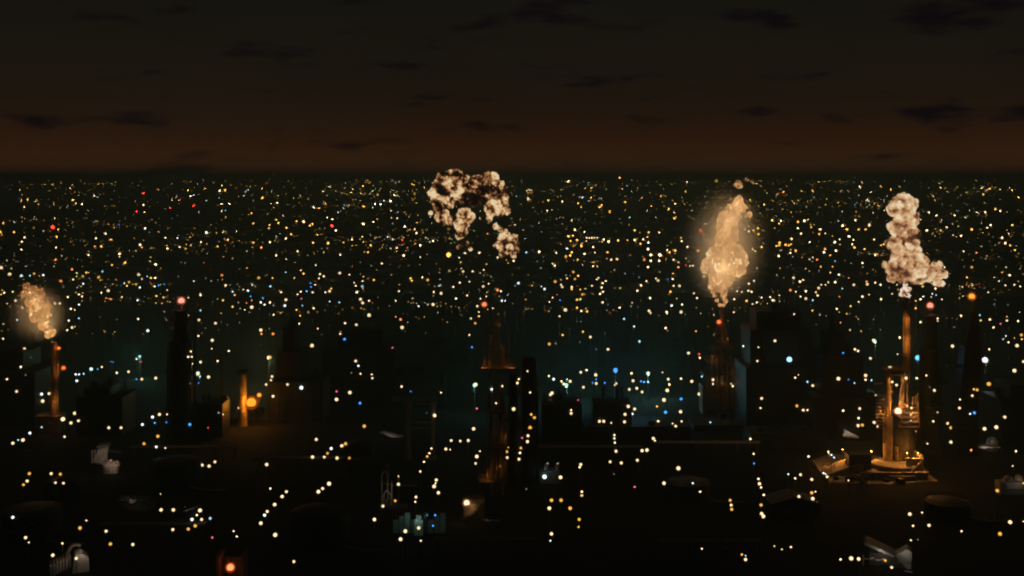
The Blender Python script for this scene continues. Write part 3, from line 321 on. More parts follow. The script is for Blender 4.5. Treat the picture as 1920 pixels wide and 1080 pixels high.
def fire_surface(name, stops, gain, spread, nscale, nam, soot=(.03, .025, .02), clear=0.0, ridged=False, broad=0.0):
    """glowing soot-streaked fire: shading of lumps and creases is put into the emission"""
    m = bpy.data.materials.new(name); m.use_nodes = True
    n, l = m.node_tree.nodes, m.node_tree.links
    n.clear()
    o = n.new('ShaderNodeOutputMaterial')
    a1 = n.new('ShaderNodeAttribute'); a1.attribute_name = 'billow'
    a2 = n.new('ShaderNodeAttribute'); a2.attribute_name = 'glow_level'
    tcn = n.new('ShaderNodeTexCoord')
    nz = n.new('ShaderNodeTexNoise'); nz.inputs['Scale'].default_value = nscale; nz.inputs['Detail'].default_value = 6; nz.inputs['Roughness'].default_value = .62
    nz.inputs['Distortion'].default_value = .6
    l.new(tcn.outputs['Object'], nz.inputs['Vector'])
    m1 = n.new('ShaderNodeMath'); m1.operation = 'MULTIPLY_ADD'; m1.inputs[1].default_value = spread
    l.new(a1.outputs['Fac'], m1.inputs[0]); l.new(a2.outputs['Fac'], m1.inputs[2])
    m2 = n.new('ShaderNodeMath'); m2.operation = 'MULTIPLY_ADD'; m2.inputs[1].default_value = nam
    ex = n.new('ShaderNodeMapRange'); ex.inputs['From Min'].default_value = .3; ex.inputs['From Max'].default_value = .7
    if ridged:   # long bright filaments, stretched upwards with the draught
        nz.noise_type = 'RIDGED_MULTIFRACTAL'; nz.normalize = True; nz.inputs['Distortion'].default_value = 1.4
        mp = n.new('ShaderNodeMapping'); mp.inputs['Scale'].default_value = (1.0, 1.0, .55)
        l.new(tcn.outputs['Object'], mp.inputs['Vector']); l.new(mp.outputs[0], nz.inputs['Vector'])
        ex.inputs['From Min'].default_value = .12; ex.inputs['From Max'].default_value = .6
    l.new(nz.outputs['Fac'], ex.inputs['Value'])
    l.new(ex.outputs[0], m2.inputs[0]); l.new(m1.outputs[0], m2.inputs[2])
    m3 = n.new('ShaderNodeMath'); m3.operation = 'SUBTRACT'; m3.inputs[1].default_value = nam * .5
    l.new(m2.outputs[0], m3.inputs[0])
    # broad cooler and hotter patches
    n2 = n.new('ShaderNodeTexNoise'); n2.inputs['Scale'].default_value = nscale * .3; n2.inputs['Detail'].default_value = 3
    l.new(tcn.outputs['Object'], n2.inputs['Vector'])
    m4 = n.new('ShaderNodeMath'); m4.operation = 'MULTIPLY_ADD'; m4.inputs[1].default_value = broad
    m5 = n.new('ShaderNodeMath'); m5.operation = 'SUBTRACT'; m5.inputs[1].default_value = broad * .5
    l.new(n2.outputs['Fac'], m4.inputs[0]); l.new(m3.outputs[0], m4.inputs[2]); l.new(m4.outputs[0], m5.inputs[0])
    rp = n.new('ShaderNodeValToRGB'); l.new(m5.outputs[0], rp.inputs['Fac'])
    c = rp.color_ramp
    c.elements[0].position = stops[0][0]; c.elements[0].color = srgb(*stops[0][1])
    c.elements[1].position = stops[-1][0]; c.elements[1].color = srgb(*stops[-1][1])
    for p, k in stops[1:-1]:
        e = c.elements.new(p); e.color = srgb(*k)
    em = n.new('ShaderNodeEmission'); em.inputs['Strength'].default_value = gain
    l.new(rp.outputs['Color'], em.inputs['Color'])
    df = n.new('ShaderNodeBsdfDiffuse'); df.inputs['Color'].default_value = tuple(soot) + (1,)
    ad = n.new('ShaderNodeAddShader'); l.new(em.outputs[0], ad.inputs[0]); l.new(df.outputs[0], ad.inputs[1])
    if clear:   # thin burning gas: lets light and what lies behind through between the filaments
        tr = n.new('ShaderNodeBsdfTransparent'); mx = n.new('ShaderNodeMixShader')
        fc = n.new('ShaderNodeMapRange'); fc.inputs['From Min'].default_value = .12; fc.inputs['From Max'].default_value = .5
        fc.inputs['To Min'].default_value = 1 - clear; fc.inputs['To Max'].default_value = 1 - clear * .3
        l.new(m3.outputs[0], fc.inputs['Value']); l.new(fc.outputs[0], mx.inputs['Fac'])
        l.new(tr.outputs[0], mx.inputs[1]); l.new(ad.outputs[0], mx.inputs[2]); l.new(mx.outputs[0], o.inputs['Surface'])
    else:
        l.new(ad.outputs[0], o.inputs['Surface'])
    m.cycles.emission_sampling = 'FRONT'
    return m

def plume_obj(name, res, base, m, parent=None):
    res.materials.append(m)
    o = bpy.data.objects.new(name, res); COL.objects.link(o)
    if parent is not None: o.parent = parent; o.location = base - parent.location
    else: o.location = base
    return o

# --- the bursting fireball (behind the derrick)
D2 = 425.0
mush = [(290,180,72,.42),(400,165,68,.44),(490,190,58,.5),(345,215,60,.6),(220,270,62,.5),(205,355,72,.92),(255,280,60,.34),(425,310,92,.86),(310,390,56,.4),(350,450,42,.5),
        (260,550,72,.56),(150,535,19,.5),(320,610,46,.5),(325,700,22,.4),(215,480,46,.45),(300,330,50,.2),
        (600,210,46,.36),(655,180,40,.42),(720,190,58,.44),(795,195,56,.82),(860,270,56,.5),(660,310,62,.36),(575,320,42,.55),(740,290,60,.3),(780,330,66,.36),(900,350,46,.5),
        (880,430,62,.55),(790,480,92,.84),(920,510,42,.62),(740,590,28,.45),(850,540,50,.6),(640,420,40,.4),(560,400,60,.12),(500,430,50,.02),(540,250,60,.3),(520,330,50,.34),(610,270,50,.4),(470,250,50,.5),(360,270,60,.45),(250,440,50,.5),(180,430,40,.6),(840,350,60,.5),(720,360,50,.4),(620,380,45,.3),(380,180,50,.5),(690,400,50,.15),
        (480,565,72,.72),(550,590,46,.62),(460,650,72,.8),(455,740,58,.66)]
res, base = blob_hull('fire', mush, 780, 300, 5.4, D2, .25, 1.0, .33, seed=3)
BURN = [(.30, (14, 9, 7)), (.42, (46, 25, 17)), (.54, (112, 68, 38)), (.68, (182, 128, 80)), (.88, (228, 182, 126)), (1.0, (246, 218, 172))]
fb_m = fire_surface('fireball_fire', BURN, 1.08, .2, .85, .8, broad=1.5)
fireball = thing('fireball', 'mushroom shaped burst of fire and black soot above the lattice derrick', 'fireball', base)
plume_obj('burning_cap', res, base, fb_m, fireball)
frag = [(800,670,26,.75),(850,692,26,.7),(900,725,22,.6),(900,795,72,.74),(980,805,60,.7),(870,850,56,.5),(950,890,64,.6),(1010,900,42,.62),(880,925,46,.44),(985,965,28,.5),(800,880,26,.4)]
res, base = blob_hull('fire', frag, 780, 300, 5.4, D2 - 3, .24, 1.1, .36, seed=5)
plume_obj('trailing_fire', res, base, fb_m, fireball)
wisps = [(520,850,26,.6),(550,900,20,.66),(440,880,22,.42),(480,870,20,.5)]
res, base = blob_hull('fire', wisps, 780, 300, 5.4, D2, .25, .8, .4, seed=6)
plume_obj('fire_wisp', res, base, fb_m, fireball)
wisps = [(290,790,12,.5),(300,815,10,.4),(320,745,12,.4)]
res, base = blob_hull('fire', wisps, 780, 300, 5.4, D2, .2, .6, .4, seed=8)
plume_obj('fire_wisp', res, base, fb_m, fireball)

# --- the billowing column over the amber-lit flare stack
D4 = 388.0
colm = [(330,205,100,.72),(300,170,60,.75),(395,190,60,.6),(250,235,50,.68),(375,310,90,.74),(330,290,60,.7),(270,390,78,.7),(300,340,50,.66),(400,440,54,.42),(445,450,34,.34),(250,525,70,.6),(215,520,40,.5),(235,585,28,.66),(330,480,66,.5),(470,500,24,.34),
        (380,540,66,.66),(330,590,70,.86),(420,600,74,.74),(320,660,84,.74),(430,670,84,.78),(490,660,50,.5),(260,720,66,.6),(350,760,88,.62),(450,770,86,.72),(540,770,72,.72),(590,760,66,.8),(640,775,50,.86),(640,700,27,.8),(590,700,24,.7),(180,705,24,.6),(215,745,34,.62),(240,810,40,.64),(620,850,40,.76),(655,860,26,.8),(340,830,40,.44),(420,840,36,.46)]
res, base = blob_hull('smoke', colm, 1620, 340, 4.5, D4, .22, .7, .36, seed=11)
SMOKE = [(.20, (40, 21, 14)), (.42, (104, 62, 42)), (.58, (168, 116, 80)), (.76, (214, 168, 120)), (.92, (238, 202, 156)), (1.0, (250, 228, 192))]  # dark stops stand for the shade between the puffs
sm_m = fire_surface('glowing_smoke', SMOKE, 1.05, .16, .26, .46, (.2, .16, .13), broad=.5)
flarecloud = thing('burning_smoke_column', 'pinkish cream column of burning smoke billowing above the amber lit flare stack', 'smoke', base)
plume_obj('smoke_column', res, base, sm_m, flarecloud)
tip = [(350,885,20,.8),(345,920,32,.8),(320,955,20,.7),(355,960,26,.95),(375,915,20,.7),(330,985,14,.7)]
res, base = blob_hull('flame', tip, 1620, 340, 4.5, D4, .18, .45, .7, seed=12)
plume_obj('flame', res, base, fire_surface('flame_tip', [(.1, (90, 60, 48)), (.5, (196, 140, 110)), (.85, (248, 214, 178)), (1, (255, 244, 224))], 1.1, .4, 1.0, .5), flarecloud)

# --- the two glowing gas flames: emitting gas inside a ragged hull
def halo_veil(name, dens, step):
    m = bpy.data.materials.new(name); m.use_nodes = True
    n, l = m.node_tree.nodes, m.node_tree.links
    n.clear()
    o = n.new('ShaderNodeOutputMaterial')
    tcn = n.new('ShaderNodeTexCoord')
    ln = n.new('ShaderNodeVectorMath'); ln.operation = 'LENGTH'; l.new(tcn.outputs['Object'], ln.inputs[0])
    mrn = n.new('ShaderNodeMapRange'); mrn.interpolation_type = 'SMOOTHSTEP'; mrn.inputs['From Min'].default_value = 1.0; mrn.inputs['From Max'].default_value = .15
    l.new(ln.outputs['Value'], mrn.inputs['Value'])
    sc = n.new('ShaderNodeVolumeScatter'); sc.inputs['Color'].default_value = (.92, .86, .78, 1)
    hollow = n.new('ShaderNodeMapRange'); hollow.inputs['From Min'].default_value = .2; hollow.inputs['From Max'].default_value = .5; hollow.inputs['To Min'].default_value = .03
    l.new(ln.outputs['Value'], hollow.inputs['Value'])
    pw = n.new('ShaderNodeMath'); pw.operation = 'POWER'; pw.inputs[1].default_value = 2.4
    vn = n.new('ShaderNodeTexNoise'); vn.inputs['Scale'].default_value = 2.6; vn.inputs['Detail'].default_value = 2; l.new(tcn.outputs['Object'], vn.inputs['Vector'])
    vm = n.new('ShaderNodeMath'); vm.operation = 'MULTIPLY_ADD'; vm.inputs[1].default_value = .5; vm.inputs[2].default_value = .75; l.new(vn.outputs['Fac'], vm.inputs[0])
    vq = n.new('ShaderNodeMath'); vq.operation = 'MULTIPLY'; l.new(mrn.outputs[0], vq.inputs[0]); l.new(vm.outputs[0], vq.inputs[1]); l.new(vq.outputs[0], pw.inputs[0])
    pg = n.new('ShaderNodeMath'); pg.operation = 'MULTIPLY'; pg.inputs[1].default_value = dens; l.new(pw.outputs[0], pg.inputs[0])
    mu = n.new('ShaderNodeMath'); mu.operation = 'MULTIPLY'; l.new(pg.outputs[0], mu.inputs[0]); l.new(hollow.outputs[0], mu.inputs[1])
    l.new(mu.outputs[0], sc.inputs['Density'])
    l.new(sc.outputs[0], o.inputs['Volume'])
    m.cycles.volume_step_rate = step
    return m
def veil(parent, c, rx, ry, rz_, m):  # added ball of smoke that scatters flame light into a halo
    bm = bmesh.new(); bmesh.ops.create_icosphere(bm, subdivisions=4, radius=1.0)
    me = bpy.data.meshes.new('halo_veil'); bm.to_mesh(me); bm.free(); me.materials.append(m)
    o = bpy.data.objects.new('halo_veil', me); COL.objects.link(o); o.parent = parent
    o.location = c - parent.location; o.scale = (rx, ry, rz_)
    return o

D3 = 480.0
fl3 = [(492,200,22),(480,235,36),(505,265,36),(430,290,38),(555,318,17),(535,330,16),(440,330,58),(390,360,60),(350,360,32),(400,420,70),(390,480,70),(400,530,62),(380,580,74),(320,590,42),(262,605,16),(435,590,56),(345,650,74),(430,650,76),(500,630,42),(522,668,28),(285,700,56),(380,710,86),(460,700,56),(330,770,56),(395,775,54),(320,830,42),(370,830,28),
       (298,868,17),(312,900,14),(326,938,12),(344,970,10),(380,862,26),(376,900,22),(382,940,19),(374,972,14)]
res, base = blob_hull('flame', fl3, 1260, 320, 3.857, D3, .21, 1.5, .3, seed=21, wisp=1.0)
flame_big = thing('gas_flame', 'tall glowing cream gas flame with a wide halo over the lattice flare tower', 'flame', base)
TALL = [(.05, (120, 78, 44)), (.35, (184, 134, 82)), (.6, (216, 172, 115)), (.85, (238, 202, 148)), (1.0, (250, 224, 178))]
plume_obj('flame', res, base, fire_surface('tall_flame', TALL, 2.2, .14, .42, 1.15, (.1, .08, .06), .5, True), flame_big)
tips = [(478,100,26),(500,112,14),(455,108,14)]
res, base = blob_hull('flame', tips, 1260, 320, 3.857, D3, .25, .6, .5, seed=23)
fm_o = fire_surface('ragged_flame', [(.1, (60, 30, 16)), (.5, (180, 110, 62)), (.8, (232, 180, 118)), (1.0, (246, 212, 160))], .9, .2, .8, .9)
plume_obj('flame_scrap', res, base, fm_o, flame_big)
res, base = blob_hull('flame', [(540,64,10),(548,66,8)], 1260, 320, 3.857, D3, .2, .4, .5, seed=24)
plume_obj('flame_scrap', res, base, fm_o, flame_big)
res, base = blob_hull('flame', [(586,66,8),(578,76,9),(588,88,7)], 1260, 320, 3.857, D3, .2, .4, .5, seed=25)
plume_obj('flame_scrap', res, base, fm_o, flame_big)
FIRECOL = (1.0, .60, .27)
for (zx, zy, p) in ((480, 250, .6), (420, 360, 1), (395, 470, 1.1), (385, 600, 1.2), (380, 700, 1.2), (350, 810, .7)):
    q = at(1260 + zx / 3.857, 320 + zy / 3.857, D3)
    light('flame_light', q - flame_big.location, FIRECOL, 6500 * p, 2.5, flame_big)
veil(flame_big, at(1360, 462, D3), 24, 20, 33, halo_veil('halo_smoke_tall', .25, .2))

D1 = 444.0
fl1 = [(150,112,18,.5),(143,150,22,.45),(180,140,28,.4),(212,160,33,.45),(238,190,26,.4),(172,190,24,.6),(200,210,36),(250,230,30),(285,265,13),(188,250,24),(225,260,36),(200,290,22),(250,290,28),(238,330,23),(265,350,19),(290,370,16),(270,385,14),(301,386,9)]
res, base = blob_hull('flame', fl1, 0, 500, 3.0, D1, .17, 1.15, .4, seed=31, wisp=1.0)
flame_small = thing('gas_flame', 'small leaning orange gas flame with a hazy halo over the thin flare stack', 'flame', base)
SMALLF = [(.05, (92, 54, 24)), (.35, (164, 112, 60)), (.6, (208, 164, 106)), (.85, (230, 190, 140)), (1.0, (246, 218, 176))]
plume_obj('flame', res, base, fire_surface('small_flame', SMALLF, 2.8, .14, .5, 1.15, (.1, .08, .06), .5, True), flame_small)
for (zx, zy, p) in ((160, 140, .8), (205, 190, 1.1), (225, 260, 1.2), (250, 320, .9), (285, 370, .5)):
    q = at(zx / 3.0, 500 + zy / 3.0, D1)
    light('flame_light', q - flame_small.location, FIRECOL, 2600 * p, 1.6, flame_small)
veil(flame_small, at(70, 588, D1), 16, 14, 15.5, halo_veil('halo_smoke_small', .25, .2))
# ------------------------------------------------------------------ the plant: towers, blocks, sheds
class Spot:
    """photograph px/py -> local metres for a thing standing at depth d around column px0"""
    def __init__(s, px0, d):
        s.px0, s.d, s.u = px0, d, d / F
        s.loc = Vector(((px0 - 960) * s.u, d, 0))
    def x(s, px): return (px - s.px0) * s.u
    def z(s, py): return H - (py - HOR) * s.u
    def p(s, px, py, y=0.0): return Vector((s.x(px), y, s.z(py)))

def railing(m, x0, x1, y0, y1, z, h=1.1, n=6, r=.05):
    for yy in (y0, y1):
        m.cyl((x0, yy, z + h), (x1, yy, z + h), r, r, 4); m.cyl((x0, yy, z + h * .5), (x1, yy, z + h * .5), r * .8, r * .8, 4)
        for i in range(n + 1):
            xx = x0 + (x1 - x0) * i / n
            m.cyl((xx, yy, z), (xx, yy, z + h), r, r, 4)
    for xx in (x0, x1):
        m.cyl((xx, y0, z + h), (xx, y1, z + h), r, r, 4)
    return m
def round_rail(m, c, r, n=12):
    m.ring((c[0], c[1], c[2] + 1.1), r, .05, n); m.ring((c[0], c[1], c[2] + .55), r, .04, n)
    for i in range(n):
        a = 2 * math.pi * i / n
        m.cyl((c[0] + r * math.cos(a), c[1] + r * math.sin(a), c[2]), (c[0] + r * math.cos(a), c[1] + r * math.sin(a), c[2] + 1.1), .045, .045, 4)
    return m
def ladder(p0, p1, w=.6):
    p0, p1 = Vector(p0), Vector(p1); m = MB(); s = Vector((w / 2, 0, 0))
    m.cyl(p0 - s, p1 - s, .05, .05, 4); m.cyl(p0 + s, p1 + s, .05, .05, 4)
    k = max(2, int((p1 - p0).length / .8))
    for i in range(k):
        q = p0.lerp(p1, (i + .5) / k); m.cyl(q - s, q + s, .04, .04, 4)
    return m
def ring_platform(t, c, r_in, r_out, mtl=STEEL):
    m = MB().lathe([(r_in, -.12), (r_out, -.12), (r_out, .12), (r_in, .12)], 18, c)
    pl = m.build('platform', mtl, t)
    round_rail(MB(), (c[0], c[1], c[2] + .12), r_out - .1, 14).build('railing', mtl, pl)
    return pl
def lattice(m, z0, z1, w0, w1, bays, r=.12, cx=0, cy=0, d0=None, d1=None):
    """four-legged braced steel mast"""
    d0 = w0 if d0 is None else d0; d1 = w1 if d1 is None else d1
    def corner(k, t):
        w = w0 + (w1 - w0) * t; dd = d0 + (d1 - d0) * t
        sx, sy = ((-1, -1), (1, -1), (1, 1), (-1, 1))[k % 4]
        return Vector((cx + sx * w / 2, cy + sy * dd / 2, z0 + (z1 - z0) * t))
    for k in range(4): m.cyl(corner(k, 0), corner(k, 1), r * 1.4, r * 1.1, 6)
    for b in range(bays):
        t0, t1 = b / bays, (b + 1) / bays
        for k in range(4):
            m.cyl(corner(k, t1), corner(k + 1, t1), r, r, 4)
            m.cyl(corner(k, t0), corner(k + 1, t1), r * .8, r * .8, 4); m.cyl(corner(k + 1, t0), corner(k, t1), r * .8, r * .8, 4)
    return m
def beacon(label, px, py, d, color, strength, r, power, mast=2.0, name='beacon_lamp'):
    p = at(px, py, d)
    o = MB().cyl((0, 0, -mast), (0, 0, -r * .7), .10, .08, 6).lathe([(r * .75, -r * .95), (r * .75, -r * .6), (r * .3, -r * .6)], 10).build(name, STEEL, None, p)
    tag(o, label, 'beacon')
    bm = bmesh.new(); bmesh.ops.create_icosphere(bm, subdivisions=2, radius=r)
    me = bpy.data.meshes.new('lamp_glass'); bm.to_mesh(me); bm.free()
    me.polygons.foreach_set('use_smooth', [True] * len(me.polygons))
    me.materials.append(emis('beacon_' + '_'.join('%02d' % int(99 * v) for v in color) + '_%d' % strength, color, strength))
    g_ = bpy.data.objects.new('lamp_glass', me); COL.objects.link(g_); g_.parent = o
    dm = bpy.data.materials.get('halo_tint_%02d' % int(99 * color[1]))
    if dm is None:
        dm = bpy.data.materials.new('halo_tint_%02d' % int(99 * color[1])); dm.use_nodes = True
        n, l = dm.node_tree.nodes, dm.node_tree.links; n.clear()
        oo = n.new('ShaderNodeOutputMaterial'); mx = n.new('ShaderNodeMixShader'); tr = n.new('ShaderNodeBsdfTransparent'); ee = n.new('ShaderNodeEmission')
        ee.inputs['Color'].default_value = (1.0, color[1] * .45, color[2] * .3, 1); ee.inputs['Strength'].default_value = .75; mx.inputs[0].default_value = .2  # added glowing shell stands for the soft halo round the lamp
        tr.inputs['Color'].default_value = (1, .9, .86, 1)
        l.new(tr.outputs[0], mx.inputs[1]); l.new(ee.outputs[0], mx.inputs[2]); l.new(mx.outputs[0], oo.inputs['Surface'])
    bm = bmesh.new(); bmesh.ops.create_icosphere(bm, subdivisions=3, radius=r * 1.5)
    me = bpy.data.meshes.new('lens_dome'); bm.to_mesh(me); bm.free(); me.materials.append(dm)
    me.polygons.foreach_set('use_smooth', [True] * len(me.polygons))
    g2 = bpy.data.objects.new('lens_dome', me); COL.objects.link(g2); g2.parent = o
    if power: light('beacon_light', (0, -r * 1.6, r * .3), color, power, r, o)
    return o
def fill_lamp(parent, p, color, power, r=.25, strength=3.0, face=(0, -1, 0)):
    """small hooded lamp added to light nearby parts: hood, lens and its light"""
    f = Vector(face)
    o = MB().lathe([(.08, r * 1.3), (r * .8, r * .8), (r * 1.15, r * .2), (r * 1.1, r * .1)], 10).build('work_fill_lamp', STEEL, parent, p)
    MB().lathe([(r * .2, -r * .35), (r * .7, -r * .1), (r * .8, r * .12)], 10).build('lens', emis('lens_' + '_'.join('%02d' % int(99 * v) for v in color), color, strength), o)
    light('lamp_light', (0, 0, -r * .8), color, power, r * .5, o)
    return o

# ---- generic plant pieces --------------------------------------------------------------------
def column_tower(label, px, d, top, wpx, rings=(), pipes=2, dome=True, skirt=1.12, mtl=BLACK, name='distillation_column', seed=0, cat='column'):
    s = Spot(px, d); r = wpx * s.u / 2; zt = s.z(top); rn = random.Random(seed)
    t = thing(name, label, cat, s.loc)
    prof = [(r * skirt, 0), (r * skirt, 3), (r, 4.2), (r, zt - r * .6)]
    prof += [(r * .92, zt - r * .35), (r * .7, zt - r * .12), (r * .3, zt)] if dome else [(r * 1.06, zt - .5), (r * 1.06, zt)]
    MB().lathe(prof, 22).build('shell', mtl, t)
    for k, py in enumerate(rings): ring_platform(t, (0, 0, s.z(py)), r * .98, r + 1.0 + .3 * (k % 2), mtl)
    for k in range(pipes):
        a = rn.uniform(-2.9, -.2); x, y = (r + .45) * math.cos(a), (r + .45) * math.sin(a); z1 = zt * rn.uniform(.7, .97)
        MB().path([(x, y, .3), (x, y, z1), (x * .8, y * .8, z1 + .8), (0, 0, z1 + .9)], rn.uniform(.16, .3), 8).build('riser_pipe', mtl, t)
    ladder((r * .5, -r * 1.02 - .3, .2), (r * .5, -r * 1.02 - .3, zt - r * .7)).build('ladder', mtl, t)
    return t, s, r
def block_tower(label, tiers, d, depth, seed=0, mtl=BLACK, name='process_block', stacks=4, cat='plant building'):
    """stepped dark plant building; tiers = (px0, px1, top py) from the ground up"""
    px0 = (tiers[0][0] + tiers[0][1]) / 2; s = Spot(px0, d); rn = random.Random(seed)
    t = thing(name, label, cat, s.loc)
    zb = 0
    for k, (a, b, py) in enumerate(tiers):
        zt = s.z(py); w = (b - a) * s.u; cx = s.x((a + b) / 2); dp = depth * (1 - .22 * k)
        st = MB().box((cx, dp * .0, (zb + zt) / 2), (w, dp, zt - zb)).build('storey', mtl, t)
        m = MB()
        nb = max(2, int(w / 4))
        for i in range(nb + 1):
            xx = cx - w / 2 + w * i / nb
            m.box((xx, -dp / 2 - .14, (zb + zt) / 2), (.35, .3, zt - zb - .1))
        for zz in np.arange(zb + 4, zt, 4.0): m.box((cx, -dp / 2 - .12, zz), (w + .3, .22, .3))
        m.box((cx, -dp / 2 - .13, zt - .25), (w + .3, .26, .4)).build('steel_frame', mtl, st)
        railing(MB(), cx - w / 2 + .2, cx + w / 2 - .2, -dp / 2 + .2, dp / 2 - .2, zt, 1.1, max(3, int(w / 2))).build('railing', mtl, st)
        zb = zt
        last = (cx, w, dp, zt)
    for k in range(stacks):
        cx, w, dp, zt = last if k % 2 == 0 or len(tiers) < 2 else (s.x((tiers[0][0] + tiers[0][1]) / 2), (tiers[0][1] - tiers[0][0]) * s.u, depth, s.z(tiers[0][2]))
        x = cx + rn.uniform(-.42, .42) * w; y = rn.uniform(-.4, .4) * dp
        kind = rn.random(); hh = rn.uniform(1.5, 4.5)
        if kind < .5:
            r = rn.uniform(.25, .6); MB().lathe([(r * 1.2, 0), (r, .4), (r, hh), (r * 1.25, hh + .1), (r * 1.25, hh + .5), (r * .5, hh + .9)], 10, (x, y, zt)).build('vent_stack', mtl, t)
        elif kind < .8:
            r = rn.uniform(.8, 1.5); MB().lathe([(r, 0), (r, hh * .6), (r * .7, hh * .6 + r * .4), (r * .1, hh * .6 + r * .55)], 12, (x, y, zt)).build('roof_tank', mtl, t)
        else:
            MB().box((x, y, zt + hh * .3), (rn.uniform(1.5, 3), 2, hh * .6)).box((x, y, zt + hh * .6 + .15), (2.2, 1.2, .3)).build('roof_unit', mtl, t)
    if len(tiers) > 0:
        a, b, py = tiers[0]
        for k in range(3):
            x = s.x(a + (b - a) * rn.uniform(.1, .9)); z1 = s.z(py) * rn.uniform(.5, .95)
            MB().path([(x, -depth / 2 - 1.2, .2), (x, -depth / 2 - 1.2, z1), (x, -depth / 2 + .2, z1)], rn.uniform(.15, .3), 8).build('pipe', mtl, t)
    return t, s
def tank(label, px, py_base, rpx, hpx, mtl=DCONC, name='storage_tank', seed=0):
    d = gd(py_base); s = Spot(px, d); r = rpx * s.u; h = hpx * s.u
    t = thing(name, label, 'tank', s.loc)
    MB().lathe([(r, 0), (r, h), (r * 1.02, h), (r * 1.02, h + .25)], 28).build('shell', mtl, t)
    MB().lathe([(r * .99, h + .2), (r * .6, h + r * .10), (r * .06, h + r * .15)], 28).build('roof', mtl, t)
    round_rail(MB(), (0, 0, h + .25), r * .98, 22).build('railing', mtl, t)
    m = MB(); k = 16
    for i in range(k):
        a = -2.6 + 2.0 * i / k; m.box(((r + .5) * math.cos(a), (r + .5) * math.sin(a), h * (i + .5) / k), (1.0, .8, .12), a)
    m.build('stair', STEEL, t)
    MB().path([(r * .8, -r * .8, .5), (r * 1.5, -r * 1.3, .5), (r * 2.4, -r * 1.3, .5)], .3, 8).build('pipe', PIPE, t)
    return t, s, r, h
def pipe_rack(label, px0, px1, py, hpx, d2=None, n=5, seed=0, mtl=STEEL):
    d = gd(py); s = Spot(px0, d); h = hpx * s.u; L = (px1 - px0) * s.u; rn = random.Random(seed)
    t = thing('pipe_rack', label, 'pipe rack', s.loc)
    k = max(2, int(L / 7))
    for i in range(k + 1):
        x = L * i / k
        MB().box((x, -1.6, h / 2), (.3, .3, h)).box((x, 1.6, h / 2), (.3, .3, h)).box((x, 0, h - .2), (.26, 2.9, .3)).box((x, 0, h * .55), (.26, 2.9, .3)).build('frame', mtl, t)
    for i in range(n):
        y = -1.3 + 2.6 * i / (n - 1); r = rn.uniform(.12, .26)
        MB().cyl((-1, y, h + r - .04), (L + 1, y, h + r - .04), r, r, 8).build('pipe', PIPE, t)
    return t
def shed(label, px0, px1, py_base, eave, ridge, depth, rz=0, wall=DCONC, roof=ROOF, panels=6, name='shed'):
    d = gd(py_base); pc = (px0 + px1) / 2; s = Spot(pc, d); w = (px1 - px0) * s.u
    t = thing(name, label, 'shed', s.loc, rz)
    ze, zr = eave * s.u, ridge * s.u
    MB().box((0, 0, ze / 2), (w, depth, ze)).build('wall', wall, t)
    rf_ = MB().prism([(-w / 2 - .3, ze + .05), (w / 2 + .3, ze + .05), (0, zr)], -depth / 2 - .3, depth / 2 + .3).build('roof', roof, t)
    for sx in (-1, 1):
        ln = math.hypot(w / 2 + .3, zr - ze)
        for i in range(panels):
            yy = -depth / 2 - .3 + (depth + .6) * (i + .5) / panels
            q0 = Vector((sx * (w / 2 + .3), yy, ze + .14)); q1 = Vector((sx * .05, yy, zr + .09))
            wd = (depth + .6) / panels * .42
            MB().add([q0 - Vector((0, wd, 0)), q0 + Vector((0, wd, 0)), q1 + Vector((0, wd, 0)), q1 - Vector((0, wd, 0)),
                      q0 - Vector((0, wd, .1)), q0 + Vector((0, wd, -.1)), q1 + Vector((0, wd, -.1)), q1 - Vector((0, wd, .1))],
                     [(0, 1, 2, 3), (7, 6, 5, 4), (0, 4, 5, 1), (1, 5, 6, 2), (2, 6, 7, 3), (3, 7, 4, 0)]).build('roof_panel', roof, rf_)
    MB().box((-w * .2, -depth / 2 - .03, ze * .36), (w * .22, .1, ze * .72)).build('door', STEEL, t)
    for k in range(2):
        wn_ = MB().box((w * (.12 + .22 * k), -depth / 2 - .02, ze * .62), (w * .14, .08, ze * .25)).build('window', BLACK, t)
        MB().box((w * (.12 + .22 * k), -depth / 2 - .08, ze * .62), (.1, .06, ze * .25)).build('glazing_bar', STEEL, wn_)
    return t, s, w, ze, zr

SOD = (1.0, .39, .065)
# ---- 1 thin flare stack under the small leaning flame
s = Spot(101, D1); t = thing('flare_stack', 'thin amber lit flare stack under the small leaning flame', 'flare stack', s.loc)
zt = s.z(640)
MB().lathe([(1.25, 0), (1.1, 8), (.95, zt - 2), (1.25, zt - 1.9), (1.25, zt - .4), (.8, zt)], 14).build('stack_pipe', RUST, t)
MB().path([(1.7, -.3, .2), (1.7, -.3, zt * .8), (.9, -.2, zt * .84)], .22, 8).build('riser_pipe', RUST, t)
MB().path([(-1.5, -.6, .2), (-1.5, -.6, zt * .62)], .16, 8).build('riser_pipe', RUST, t)
ladder((.3, -1.45, .2), (.3, -1.2, zt - 3)).build('ladder', RUST, t)
for py in (668, 716, 752): ring_platform(t, (0, 0, s.z(py)), 1.0, 1.9, RUST)
MB().box((-1.5, 1, 3.2), (8.5, 7, 6.4)).box((-1.5, 1, 6.6), (9.0, 7.5, .4)).build('pump_house', RUST, t)
for px, py, dy in ((110, 653, 0), (119, 690, 0)):
    MB().path([(1.0, 0, s.z(py) - .9), (s.x(px), 0, s.z(py) - .9)], .09, 6).build('outrigger', RUST, t)
fill_lamp(t, (2.6, -3.4, 13), SOD, 700, .22, 1.5)
fill_lamp(t, (2.2, -3.2, 25), SOD, 420, .18, 1.5)
beacon('upper small orange beacon on the thin flare stack', 110, 653, D1, (1.0, .30, .05), 1.8, .62, 160, .3)
beacon('lower small orange beacon on the thin flare stack', 119, 690, D1, (1.0, .28, .03), 1.8, .72, 200, .3)

